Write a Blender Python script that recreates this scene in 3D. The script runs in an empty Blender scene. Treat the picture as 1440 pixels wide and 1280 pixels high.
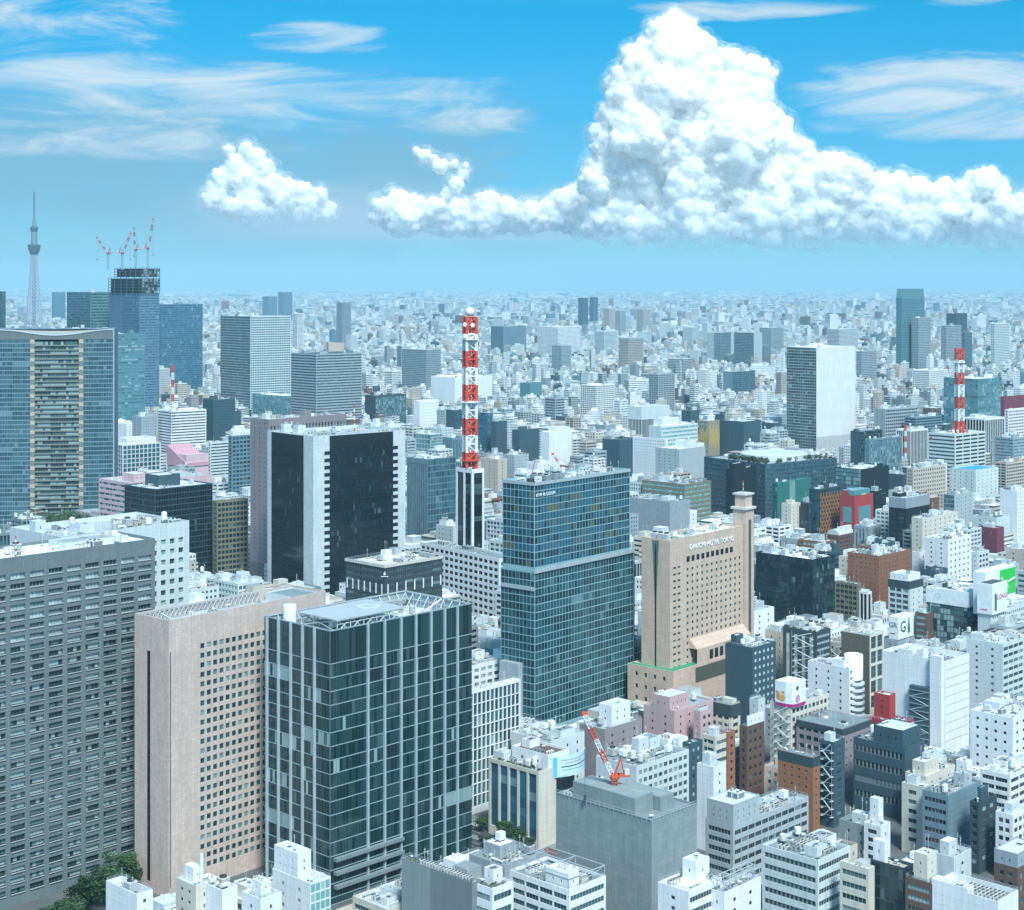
import bpy, math, random
import numpy as np
from mathutils import Vector, Matrix
S = bpy.context.scene
COL = S.collection
RAD = math.radians
# ------------------------------------------------------------------ camera, world, sun, exposure
F, CX, CY, CAMH = 2300.0, 720.0, 400.0, 230.0      # focal length and horizon in photo pixels, eye height in metres
cam_d = bpy.data.cameras.new('camera'); cam = bpy.data.objects.new('camera', cam_d); COL.objects.link(cam)
cam.location = (0, 0, CAMH); cam.rotation_euler = (RAD(90), 0, 0)
cam_d.sensor_width = 36; cam_d.lens = F / 1440 * 36; cam_d.shift_y = -(640 - CY) / 1440
cam_d.clip_start = 1.0; cam_d.clip_end = 600000
S.camera = cam
SUN_EL, SUN_AZ = 52.0, 163.0                       # azimuth clockwise from the view direction: behind on the right
S.view_settings.view_transform = 'Standard'; S.view_settings.look = 'None'
S.view_settings.exposure = 1.06; S.view_settings.gamma = 1.0
S.cycles.volume_bounces = 2; S.cycles.max_bounces = 8; S.cycles.transparent_max_bounces = 32; S.cycles.diffuse_bounces = 4; S.cycles.glossy_bounces = 3
S.cycles.use_adaptive_sampling = True
w = bpy.data.worlds.new('World'); S.world = w; w.use_nodes = True

class NT:
    """small node-tree writer"""
    def __init__(s, nt): s.nt = nt
    def n(s, t, **kw):
        o = s.nt.nodes.new(t)
        for k, v in kw.items(): setattr(o, k, v)
        return o
    def put(s, sock, v):
        if isinstance(v, bpy.types.NodeSocket): s.nt.links.new(v, sock)
        elif isinstance(v, (tuple, list)) and len(v) == 3 and sock.type == 'RGBA': sock.default_value = (*v, 1)
        else: sock.default_value = v
    def math(s, op, a, b=0.0, c=0.0, clamp=False):
        o = s.n('ShaderNodeMath', operation=op, use_clamp=clamp)
        for i, v in enumerate((a, b, c)): s.put(o.inputs[i], v)
        return o.outputs[0]
    def mix(s, f, a, b, blend='MIX'):
        o = s.n('ShaderNodeMix', data_type='RGBA', blend_type=blend)
        s.put(o.inputs[0], f); s.put(o.inputs[6], a); s.put(o.inputs[7], b)
        return o.outputs[2]
    def step(s, v, a, b):
        o = s.n('ShaderNodeMapRange', interpolation_type='SMOOTHSTEP')
        s.put(o.inputs[0], v); s.put(o.inputs[1], a); s.put(o.inputs[2], b)
        return o.outputs[0]
    def vec(s, x, y, z):
        o = s.n('ShaderNodeCombineXYZ')
        for i, v in enumerate((x, y, z)): s.put(o.inputs[i], v)
        return o.outputs[0]
    def noise(s, v, scale, detail=3.0, rough=0.55, dist=0.0):
        o = s.n('ShaderNodeTexNoise'); s.put(o.inputs['Vector'], v)
        o.inputs['Scale'].default_value = scale; o.inputs['Detail'].default_value = detail
        o.inputs['Roughness'].default_value = rough; o.inputs['Distortion'].default_value = dist
        return o.outputs[0]
    def ramp(s, v, pts):
        o = s.n('ShaderNodeValToRGB'); s.put(o.inputs[0], v); e = o.color_ramp.elements
        while len(e) < len(pts): e.new(0.5)
        for el, (p, c) in zip(e, pts): el.position = p; el.color = (*c, 1)
        return o.outputs[0]

def build_world():
    k = NT(w.node_tree); w.node_tree.nodes.clear()
    out = k.n('ShaderNodeOutputWorld'); bg = k.n('ShaderNodeBackground')
    sky = k.n('ShaderNodeTexSky', sky_type='NISHITA', sun_disc=False)
    sky.sun_elevation = RAD(SUN_EL); sky.sun_rotation = RAD(SUN_AZ); sky.altitude = 200
    sky.air_density = 1.0; sky.dust_density = 0.3; sky.ozone_density = 4.0
    g = k.n('ShaderNodeTexCoord').outputs['Generated']
    sp = k.n('ShaderNodeSeparateXYZ'); k.put(sp.inputs[0], g); x, y, z = sp.outputs
    hy = k.math('MAXIMUM', k.math('SQRT', k.math('ADD', k.math('MULTIPLY', x, x), k.math('MULTIPLY', y, y))), 0.01)
    u = k.math('ARCTAN2', x, y); e = k.math('DIVIDE', z, hy)          # azimuth and tangent of elevation of the sky
    tint = k.ramp(k.math('MULTIPLY', e, 4.0, clamp=True), SKY_TINT)
    c = k.mix(1.0, sky.outputs[0], tint, 'MULTIPLY')
    # pale haze layer of soft stratus low over the left half
    v1 = k.vec(k.math('MULTIPLY', u, 7.0), k.math('MULTIPLY', e, 16.0), 3.1)
    st = k.math('ADD', k.noise(v1, 1.0, 4.0, 0.55, 0.6), k.math('MULTIPLY', k.step(u, 0.15, -0.25), 0.30))
    band = k.math('MULTIPLY', k.step(e, 0.150, 0.075), k.step(e, 0.0, 0.02))
    stm = k.math('MULTIPLY', k.step(st, 0.50, 0.80), band)
    c = k.mix(k.math('MULTIPLY', stm, 0.85), c, STRATUS)
    # grey-blue bank lying along the foot of the heaped clouds
    ee = k.math('ADD', e, k.math('MULTIPLY', k.math('SUBTRACT', k.noise(k.vec(k.math('MULTIPLY', u, 16.0), k.math('MULTIPLY', e, 60.0), 5.5), 1.0, 5.0, 0.6), 0.5), 0.035))
    vm = k.math('MULTIPLY', k.math('MULTIPLY', k.step(e, 0.019, 0.034), k.step(ee, 0.068, 0.044)), k.step(u, -0.24, -0.10))
    c = k.mix(k.math('MULTIPLY', vm, 0.80), c, VEIL)
    # wind-drawn cirrus: long thin streaks
    el2 = k.math('SUBTRACT', e, k.math('MULTIPLY', u, 0.03))
    n2 = k.math('ADD', k.math('MULTIPLY', k.noise(k.vec(k.math('MULTIPLY', u, 8.0), k.math('MULTIPLY', el2, 44.0), 0.7), 1.0, 10.0, 0.66, 1.1), 0.62),
                k.math('MULTIPLY', k.noise(k.vec(k.math('MULTIPLY', u, 3.2), k.math('MULTIPLY', el2, 26.0), 2.9), 1.0, 6.0, 0.6, 0.5), 0.38))
    def blob(cu, ce, ru, re):
        a = k.math('DIVIDE', k.math('SUBTRACT', u, cu), ru); b = k.math('DIVIDE', k.math('SUBTRACT', e, ce), re)
        d = k.math('ADD', k.math('MULTIPLY', a, a), k.math('MULTIPLY', b, b))
        return k.step(d, 1.0, 0.0)
    m = None
    for b in CIRRUS:
        t = k.math('MULTIPLY', blob(*b[:4]), b[4]); m = t if m is None else k.math('MAXIMUM', m, t)
    cm = k.step(k.math('ADD', n2, k.math('MULTIPLY', k.math('SUBTRACT', m, 1.0), 0.36)), 0.38, 0.64)
    cm = k.math('MULTIPLY', cm, k.step(e, 0.02, 0.05))
    c = k.mix(k.math('MULTIPLY', cm, 0.92), c, CIRRUS_COL)
    k.put(bg.inputs[0], c); bg.inputs[1].default_value = 0.10
    k.nt.links.new(bg.outputs[0], out.inputs[0])
SKY_TINT = [(0.0, (0.20, 0.42, 0.58)), (0.25, (0.10, 0.39, 0.56)), (0.68, (0.002, 0.46, 0.595)), (1.0, (0.58, 1.02, 0.95))]
STRATUS = (1.05, 2.25, 3.15)
VEIL = (2.3, 3.1, 3.55)
CIRRUS_COL = (3.5, 4.1, 4.4)
# u, e, half width, half height, strength
CIRRUS = [(-0.30, 0.160, 0.17, 0.050, 1.0), (-0.32, 0.128, 0.22, 0.030, .95), (-0.16, 0.112, 0.26, 0.034, 1.05), (-0.03, 0.100, 0.09, 0.016, 1.05), (-0.24, 0.085, 0.20, 0.022, .95),
          (0.26, 0.118, 0.17, 0.032, 1.1), (0.28, 0.095, 0.15, 0.018, 1.0), (0.14, 0.166, 0.12, 0.012, 1.0), (0.27, 0.168, 0.04, 0.008, .9), (-0.12, 0.150, 0.07, 0.016, 0.9), (0.05, 0.092, 0.07, 0.02, 0.8)]
build_world()
sd = bpy.data.lights.new('sun', 'SUN'); so = bpy.data.objects.new('sun', sd); COL.objects.link(so)
sd.energy = 2.4; sd.angle = RAD(13); sd.color = (0.965, 1.0, 0.965)
_sv = Vector((math.sin(RAD(SUN_AZ)) * math.cos(RAD(SUN_EL)), math.cos(RAD(SUN_AZ)) * math.cos(RAD(SUN_EL)), math.sin(RAD(SUN_EL))))
so.rotation_euler = _sv.to_track_quat('Z', 'Y').to_euler()

# ------------------------------------------------------------------ materials
COLS = dict(white=(.78,.81,.81), pale=(.60,.67,.68), light=(.41,.475,.49), mid=(.205,.265,.28), grey=(.165,.21,.215), dark=(.045,.074,.084), black=(.010,.022,.028),
    cream=(.66,.62,.53), tan=(.62,.47,.375), brown=(.15,.095,.075), brick=(.27,.125,.075), orange=(.33,.15,.08), red=(.42,.055,.06), pink=(.56,.40,.39), rose=(.66,.47,.50),
    granite=(.64,.515,.45), mauve=(.30,.26,.27), teal=(.10,.24,.27), blue=(.12,.22,.31), slate=(.05,.10,.125), green=(.03,.17,.15), olive=(.21,.21,.15), maroon=(.20,.05,.075),
    sand=(.53,.47,.39), steel=(.33,.39,.42), concrete=(.36,.385,.375), skyblue=(.05,.33,.62), gold=(.30,.27,.18), pearl=(.60,.68,.68), ash=(.27,.325,.33), bluegrey=(.165,.26,.31))
MATS = {}
def new_mat(name):
    m = bpy.data.materials.new(name); m.use_nodes = True; m.node_tree.nodes.clear(); k = NT(m.node_tree)
    out = k.n('ShaderNodeOutputMaterial'); b = k.n('ShaderNodeBsdfPrincipled'); k.nt.links.new(b.outputs[0], out.inputs[0])
    return m, k, b
def wall_mat(kind):
    """painted or clad wall in the object's own colour; joints, weather streaks and blotches"""
    if ('wall', kind) in MATS: return MATS['wall', kind]
    m, k, b = new_mat('wall_' + kind)
    oc = k.n('ShaderNodeObjectInfo').outputs['Color']; p = k.n('ShaderNodeTexCoord').outputs['Object']
    sp = k.n('ShaderNodeSeparateXYZ'); k.put(sp.inputs[0], p); x, y, z = sp.outputs
    h = k.math('ADD', x, y)
    gr = k.noise(p, 0.09, 4.0, 0.6); fine = k.noise(p, 1.1, 3.0, 0.6)
    stv = k.noise(k.vec(k.math('MULTIPLY', h, 0.9), k.math('MULTIPLY', h, 0.23), k.math('MULTIPLY', z, 0.045)), 1.0, 4.0, 0.65)
    val = k.math('ADD', k.math('ADD', k.math('MULTIPLY', gr, 0.26), k.math('MULTIPLY', fine, 0.12)), k.math('MULTIPLY', stv, 0.50))
    val = k.math('ADD', val, 0.56)
    c = k.mix(1.0, oc, k.vec(val, val, val), 'MULTIPLY')
    pw, ph, dk = dict(plain=(5.0, 3.4, .15), panel=(1.5, 1.05, .30), sheet=(3.0, 2.0, .18), lines=(400.0, 0.62, .35), ribs=(0.62, 400.0, .42))[kind]
    lx = k.math('LESS_THAN', k.math('FRACT', k.math('DIVIDE', h, pw)), {'ribs': .3}.get(kind, 0.05))
    lz = k.math('LESS_THAN', k.math('FRACT', k.math('DIVIDE', z, ph)), {'lines': .3}.get(kind, 0.06))
    c = k.mix(k.math('MULTIPLY', k.math('MAXIMUM', lx, lz), dk), c, (.03, .04, .045))
    if kind in ('panel', 'sheet'):
        cell = k.n('ShaderNodeTexWhiteNoise', noise_dimensions='3D')
        k.put(cell.inputs[0], k.vec(k.math('FLOOR', k.math('DIVIDE', h, pw)), k.math('FLOOR', k.math('DIVIDE', z, ph)), 0.5))
        c = k.mix(k.math('MULTIPLY', cell.outputs[0], 0.14), c, (.06, .07, .08))
    k.put(b.inputs['Base Color'], c); b.inputs['Roughness'].default_value = 0.72
    b.inputs['Specular IOR Level'].default_value = 0.35
    MATS['wall', kind] = m; return m
GL = dict(  # dark, middle, light pane colours, share of dark and of light panes, mirror share
    dark=((.012,.030,.036), (.032,.075,.086), (.17,.28,.29), .50, .92, .06), teal=((.020,.060,.068), (.05,.15,.16), (.30,.46,.46), .42, .86, .12),
    black=((.007,.016,.021), (.014,.032,.040), (.09,.15,.17), .6, .93, .04), blue=((.04,.14,.21), (.07,.22,.32), (.28,.48,.56), .40, .90, .30),
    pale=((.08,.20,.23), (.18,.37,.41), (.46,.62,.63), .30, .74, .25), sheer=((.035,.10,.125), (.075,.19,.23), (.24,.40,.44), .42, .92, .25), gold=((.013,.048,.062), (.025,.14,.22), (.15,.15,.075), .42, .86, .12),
    fin=((.008,.032,.034), (.026,.078,.082), (.11,.20,.20), .40, .93, .14), deep=((.013,.052,.064), (.032,.125,.15), (.13,.27,.30), .42, .93, .12),
    blind=((.02,.05,.05), (.13,.24,.24), (.46,.62,.60), .34, .62, .05), finlit=((.03,.08,.08), (.07,.15,.15), (.20,.33,.34), .30, .62, .06),
    bright=((.42,.50,.50), (.55,.63,.63), (.65,.72,.71), .2, .7, .02),
    mint=((.14,.34,.34), (.26,.50,.48), (.52,.70,.66), .2, .8, .15), curtain=((.02,.055,.06), (.085,.18,.18), (.38,.54,.53), .28, .55, .06))
def glass_mat(kind, per_object=False):
    key = ('glass', kind, per_object)
    if key in MATS: return MATS[key]
    d, mi, li, a, bb, me = GL[kind]
    m, k, b = new_mat('glazing_' + kind)
    if per_object: r = k.n('ShaderNodeObjectInfo').outputs['Random']
    else: r = k.n('ShaderNodeAttribute', attribute_name='rnd').outputs['Fac']
    c = k.mix(k.step(r, a - .12, a + .12), d, mi); c = k.mix(k.step(r, bb - .04, bb + .05), c, li)
    p = k.n('ShaderNodeTexCoord').outputs['Object']
    if per_object:   # half drawn blinds and curtains behind the pane
        sp = k.n('ShaderNodeSeparateXYZ'); k.put(sp.inputs[0], p)
        bl = k.math('GREATER_THAN', k.math('ADD', sp.outputs[0], k.math('MULTIPLY', sp.outputs[2], 0.15)), k.math('FRACT', k.math('MULTIPLY', r, 17.3)))
        c = k.mix(k.math('MULTIPLY', bl, 0.35), c, d)
    else:
        c = k.mix(k.math('MULTIPLY', k.noise(p, 0.05, 3.0), 0.5), c, d)
    k.put(b.inputs['Base Color'], c); b.inputs['Roughness'].default_value = 0.09; b.inputs['Metallic'].default_value = me
    b.inputs['Specular IOR Level'].default_value = 0.55
    MATS[key] = m; return m
def flat_mat(name, col, rough=0.6, metal=0.0, var=0.25, scale=0.3):
    if name in MATS: return MATS[name]
    m, k, b = new_mat(name); p = k.n('ShaderNodeTexCoord').outputs['Object']
    n = k.noise(p, scale, 4.0, 0.62); f = k.math('ADD', k.math('MULTIPLY', n, 2 * var), 1 - var)
    k.put(b.inputs['Base Color'], k.mix(1.0, col, k.vec(f, f, f), 'MULTIPLY'))
    b.inputs['Roughness'].default_value = rough; b.inputs['Metallic'].default_value = metal
    MATS[name] = m; return m
def roof_mat():
    if 'roof' in MATS: return MATS['roof']
    m, k, b = new_mat('roof_deck'); oc = k.n('ShaderNodeObjectInfo').outputs['Color']; p = k.n('ShaderNodeTexCoord').outputs['Object']
    n = k.noise(p, 0.14, 5.0, 0.65, 0.8); n2 = k.noise(p, 1.6, 3.0); f = k.math('ADD', k.math('ADD', k.math('MULTIPLY', n, 0.8), k.math('MULTIPLY', n2, 0.2)), 0.5)
    sp = k.n('ShaderNodeSeparateXYZ'); k.put(sp.inputs[0], p)
    l = k.math('MAXIMUM', k.math('LESS_THAN', k.math('FRACT', k.math('DIVIDE', sp.outputs[0], 3.2)), .045), k.math('LESS_THAN', k.math('FRACT', k.math('DIVIDE', sp.outputs[1], 3.2)), .045))
    c = k.mix(1.0, oc, k.vec(f, f, f), 'MULTIPLY'); c = k.mix(k.math('MULTIPLY', l, .3), c, (.08, .09, .09))
    k.put(b.inputs['Base Color'], c); b.inputs['Roughness'].default_value = 0.85; MATS['roof'] = m; return m
def paint_mat():
    """plain paint in the object's own colour"""
    if 'paint' in MATS: return MATS['paint']
    m, k, b = new_mat('paint'); oc = k.n('ShaderNodeObjectInfo').outputs['Color']; p = k.n('ShaderNodeTexCoord').outputs['Object']
    n = k.noise(p, 0.7, 4.0, 0.65); f = k.math('ADD', k.math('MULTIPLY', n, 0.5), 0.75)
    k.put(b.inputs['Base Color'], k.mix(1.0, oc, k.vec(f, f, f), 'MULTIPLY')); b.inputs['Roughness'].default_value = 0.55
    MATS['paint'] = m; return m
STEEL = lambda: flat_mat('grey_steel', (.42, .48, .50), .45, .2)
DARKM = lambda: flat_mat('dark_metal', (.05, .06, .065), .5)
WHITEM = lambda: flat_mat('white_metal', (.70, .74, .75), .5)

# ------------------------------------------------------------------ mesh building
class MB:
    def __init__(s): s.v, s.f, s.m, s.r = [], [], [], []
    def quad(s, a, b, c, d, m=0, r=0.0):
        i = len(s.v); s.v += [a, b, c, d]; s.f.append((i, i+1, i+2, i+3)); s.m.append(m); s.r.append(r)
    def poly(s, pts, m=0, r=0.0):
        i = len(s.v); s.v += list(pts); s.f.append(tuple(range(i, i + len(pts)))); s.m.append(m); s.r.append(r)
    def box(s, x0, x1, y0, y1, z0, z1, m=0, bottom=True):
        i = len(s.v)
        s.v += [(x0,y0,z0),(x1,y0,z0),(x1,y1,z0),(x0,y1,z0),(x0,y0,z1),(x1,y0,z1),(x1,y1,z1),(x0,y1,z1)]
        fs = [(0,1,5,4),(1,2,6,5),(2,3,7,6),(3,0,4,7),(4,5,6,7)] + ([(3,2,1,0)] if bottom else [])
        for q in fs: s.f.append(tuple(i + t for t in q)); s.m.append(m); s.r.append(0.0)
    def bar(s, p, q, wd, m=0):
        p, q = Vector(p), Vector(q); d = q - p
        if d.length < 1e-6: return
        d.normalize(); a = d.orthogonal().normalized() * wd / 2; b = d.cross(a).normalized() * wd / 2
        i = len(s.v)
        for c in (p, q):
            for u, t in ((-1,-1),(1,-1),(1,1),(-1,1)): s.v.append(tuple(c + a*u + b*t))
        for k in range(4): s.f.append((i+k, i+(k+1)%4, i+4+(k+1)%4, i+4+k)); s.m.append(m); s.r.append(0.0)
        s.f.append((i+3,i+2,i+1,i)); s.f.append((i+4,i+5,i+6,i+7)); s.m += [m, m]; s.r += [0.0, 0.0]
    def lathe(s, prof, n=12, cx=0, cy=0, m=0, cap=True):
        i = len(s.v); k = len(prof)
        for r, z in prof:
            for a in range(n): t = 2*math.pi*a/n; s.v.append((cx + r*math.cos(t), cy + r*math.sin(t), z))
        for j in range(k-1):
            for a in range(n): s.f.append((i+j*n+a, i+j*n+(a+1)%n, i+(j+1)*n+(a+1)%n, i+(j+1)*n+a)); s.m.append(m); s.r.append(0.0)
        if cap: s.f.append(tuple(i+(k-1)*n+a for a in range(n))); s.m.append(m); s.r.append(0.0)
    def tube(s, pts, r, n=8, m=0):
        for p, q in zip(pts, pts[1:]):
            p, q = Vector(p), Vector(q); d = (q-p)
            if d.length < 1e-6: continue
            d.normalize(); a = d.orthogonal().normalized()*r; b = d.cross(a); i = len(s.v)
            for c in (p, q):
                for t in range(n): an = 2*math.pi*t/n; s.v.append(tuple(c + a*math.cos(an) + b*math.sin(an)))
            for t in range(n): s.f.append((i+t, i+(t+1)%n, i+n+(t+1)%n, i+n+t)); s.m.append(m); s.r.append(0.0)
            s.f.append(tuple(i+t for t in range(n))); s.f.append(tuple(i+n+t for t in range(n))); s.m += [m, m]; s.r += [0.0]*2
    def mesh(s, name, mats):
        me = bpy.data.meshes.new(name); me.from_pydata(s.v, [], s.f)
        for m in mats: me.materials.append(m)
        me.polygons.foreach_set('material_index', s.m)
        if any(s.r): me.attributes.new('rnd', 'FLOAT', 'FACE').data.foreach_set('value', s.r)
        me.update(); return me
    def obj(s, name, mats, parent=None, col=None, smooth=False):
        me = s.mesh(name, mats if isinstance(mats, (list, tuple)) else [mats])
        if smooth: me.polygons.foreach_set('use_smooth', [True]*len(me.polygons))
        return place(name, me, parent, col)
def place(name, me, parent=None, col=None, loc=None, rz=0.0, sc=None):
    o = bpy.data.objects.new(name, me); COL.objects.link(o)
    if parent is not None: o.parent = parent
    if col is not None: o.color = (*COLS.get(col, col if not isinstance(col, str) else (.5,.5,.5)), 1)
    if loc is not None: o.location = loc
    if rz: o.rotation_euler = (0, 0, rz)
    if sc is not None: o.scale = sc
    return o
def tag(o, label=None, cat=None, group=None, kind=None):
    if label: o['label'] = label
    if cat: o['category'] = cat
    if group: o['group'] = group
    if kind: o['kind'] = kind
    return o
def empty(name, loc, rz, label, cat, group=None):
    o = bpy.data.objects.new(name, None); COL.objects.link(o); o.location = loc; o.rotation_euler = (0, 0, rz)
    o.empty_display_size = 2; return tag(o, label, cat, group)
def at(px, py, D): return Vector(((px - CX) / F * D, D, CAMH - (py - CY) / F * D))
def ground_at(px, py): return at(px, py, CAMH * F / (py - CY))

# ------------------------------------------------------------------ facades
# bay, glazed share of bay, storey height, glazed share of storey, margins side/top/foot, recess
ST = dict(punch=(3.0,.50,3.5,.46,1.2,1.6,3.5,.25), small=(3.6,.30,3.5,.32,1.5,1.5,3.5,.2), grid=(3.3,.80,3.6,.62,.7,1.2,3.0,.3), ribbon=(0,1,3.7,.44,.9,1.5,3.5,.25), wide=(6.5,.90,3.7,.50,.8,1.4,3.5,.25),
    curtain=(1.8,.94,3.9,.88,.25,.5,2.0,.06), fine=(1.3,.90,3.8,.86,.3,.6,2.0,.06), glazed=(2.5,.93,4.05,.90,.3,.6,2.0,.06), vert=(2.4,.50,0,.93,.8,2.0,3.0,.35), pilot=(3.2,.80,0,.95,.6,1.2,3.0,.5), balcony=(6.0,.86,3.1,.58,.5,1.2,3.2,.9), blank=None, slit=(0,1,4.6,.06,.5,3.0,4.5,.15), few=(7.5,.16,3.6,.36,1.5,2.2,4.0,.2),
    deep=(4.6,.75,3.7,.50,.8,5.5,3.5,.8), square=(3.6,.55,3.9,.52,2.0,6.0,4.0,.6), big=(6.2,.82,7.2,.84,.8,1.0,4.0,.5), mid=(4.4,.70,3.6,.52,.9,1.5,3.4,.25))
def style(s):
    """'punch:4,3.8' overrides bay and storey"""
    if s is None: return None
    a = s.split(':'); p = ST[a[0]]
    if p is None: return None
    p = list(p)
    if len(a) > 1:
        for i, t in enumerate(a[1].split(',')):
            if t: p[(0, 2)[i]] = float(t)
    return p
def facade(mb, O, U, N, W, z0, z1, p, rng, panes=None, wm=0, gm=1):
    """wall with real recessed openings; panes go into the list as (point, width, height) or straight into the mesh"""
    def P(a, z, d=0.0): return (O[0]+U[0]*a-N[0]*d, O[1]+U[1]*a-N[1]*d, z)
    def q(a0, a1, b0, b1, d=0.0, m=wm, r=0.0): mb.quad(P(a0,b0,d), P(a1,b0,d), P(a1,b1,d), P(a0,b1,d), m, r)
    if p is None or W < 1.6 or z1 - z0 < 4: q(0, W, z0, z1); return
    bay, wf, fh, hf, mx, mt, mf, dep = p
    mx = min(mx, W*.18); H = z1 - z0; mt = min(mt, H*.3); mf = min(mf, H*.2)
    us = W - 2*mx; n = max(1, round(us / bay)) if bay else 1; bw = us / n
    if bay == 0: wf = 1.0
    ww = bw * wf; hz = H - mt - mf; rows = max(1, round(hz / fh)) if fh else 1; rh = hz / rows; wh = rh * hf
    zt = z1 - mt; prev = z1
    for j in range(rows):
        t = zt - j*rh - (rh - wh) * .35; b = t - wh
        q(0, W, t, prev); prev = b
        x = 0.0; grp = {}
        frow = rng.random()
        for i in range(n):
            a = mx + i*bw + (bw - ww)/2; c = a + ww
            if a - x > 1e-4: q(x, a, b, t)
            x = c
            mb.quad(P(a,b), P(c,b), P(c,b,dep), P(a,b,dep), wm); mb.quad(P(a,t,dep), P(c,t,dep), P(c,t), P(a,t), wm)
            if wf < .999 or i == 0: mb.quad(P(a,b), P(a,b,dep), P(a,t,dep), P(a,t), wm)
            if wf < .999 or i == n-1: mb.quad(P(c,b,dep), P(c,b), P(c,t), P(c,t,dep), wm)
            if panes is not None: panes.append((P(a,b,dep), ww, wh, 0))
            else:
                g = grp.setdefault(i // 4, rng.random())
                r = (g*.6 + frow*.4) if rng.random() < .62 else rng.random()
                if fh == 0 or bay == 0:      # long openings are split into panes with their own brightness
                    if bay == 0:
                        kk = max(1, int(ww / 2.2))
                        for s in range(kk):
                            a0 = a + ww*s/kk; a1 = a + ww*(s+1)/kk - .12
                            q(a0, a1, b, t, dep, gm, .02 + .96*rng.random()); q(a1, a1+.12, b, t, dep - .02, wm)
                    else:
                        kk = max(1, int(wh / 3.6))
                        for s in range(kk):
                            b0 = b + wh*s/kk; b1 = b + wh*(s+1)/kk - .25
                            q(a, c, b0, b1, dep, gm, .02 + .96*rng.random()); q(a, c, b1, b1+.25, dep - .02, gm, .01)
                else: q(a, c, b, t, dep, gm, .02 + .96*r)
        if W - x > 1e-4: q(x, W, b, t)
    q(0, W, z0, prev)

_unit = {}
def window_mesh(glass, cols, rows=1, sill=False):
    key = (glass, cols, rows, sill)
    if key not in _unit:
        mb = MB(); fr = .035 if cols > 1 else .06
        mb.quad((0,0,0),(1,0,0),(1,0,1),(0,0,1), 0, .5)
        for i in range(cols + 1):
            x = i / cols; mb.box(max(0, x-fr/2), min(1, x+fr/2), -.06, .01, .03, .97, 1)
        mb.box(0, 1, -.05, .01, 0, .05, 1); mb.box(0, 1, -.05, .01, .95, 1, 1)
        for j in range(1, rows): mb.box(0, 1, -.045, .01, j/rows-.02, j/rows+.02, 1)
        if sill: mb.box(-.03, 1.03, -1.1, 0, -.10, .03, 2)
        _unit[key] = mb.mesh('window', [glass_mat(glass, True), flat_mat('window_frame', (.20,.24,.25), .5), flat_mat('pale_sill', (.36,.40,.40), .7)])
    return _unit[key]
def put_windows(root, panes, ang, glass, rng, name='window', cap=100, sill=False):
    """the first (nearest, uppermost) panes as window objects, the rest in one part"""
    k = len(panes)
    for (P, ww, wh, _t) in panes[:cap]:
        place(name, window_mesh(glass, max(1, min(12, round(ww / 1.5))), 2 if wh > 3.2 else 1, sill), root, None, P, ang, (ww, 1, wh))
    if k > cap:
        mb = MB(); ux, uy = math.cos(ang), math.sin(ang)
        for (P, ww, wh, _t) in panes[cap:]:
            x, y, z = P; c = max(1, min(12, round(ww/1.5))); r = rng.random()
            for i in range(c):
                a0, a1 = ww*i/c + .04, ww*(i+1)/c - .04
                mb.quad((x+ux*a0,y+uy*a0,z+.06), (x+ux*a1,y+uy*a1,z+.06), (x+ux*a1,y+uy*a1,z+wh-.06), (x+ux*a0,y+uy*a0,z+wh-.06), 0, .02+.96*(r if rng.random()<.75 else rng.random()))
            o = .012; nx, ny = -uy, ux
            if sill:
                e = 1.2; q0, q1 = (x-nx*e, y-ny*e), (x+ux*ww-nx*e, y+uy*ww-ny*e)
                mb.quad((*q0,z), (*q1,z), (x+ux*ww,y+uy*ww,z), (x,y,z), 2); mb.quad((*q0,z-.3), (*q1,z-.3), (*q1,z), (*q0,z), 2)
            mb.quad((x+nx*o,y+ny*o,z), (x+ux*ww+nx*o,y+uy*ww+ny*o,z), (x+ux*ww+nx*o,y+uy*ww+ny*o,z+wh), (x+nx*o,y+ny*o,z+wh), 1)
        o = mb.obj(name, [glass_mat(glass), flat_mat('window_frame', (.20,.24,.25), .5), flat_mat('pale_sill', (.36,.40,.40), .7)], root); o['kind'] = 'stuff'

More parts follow.
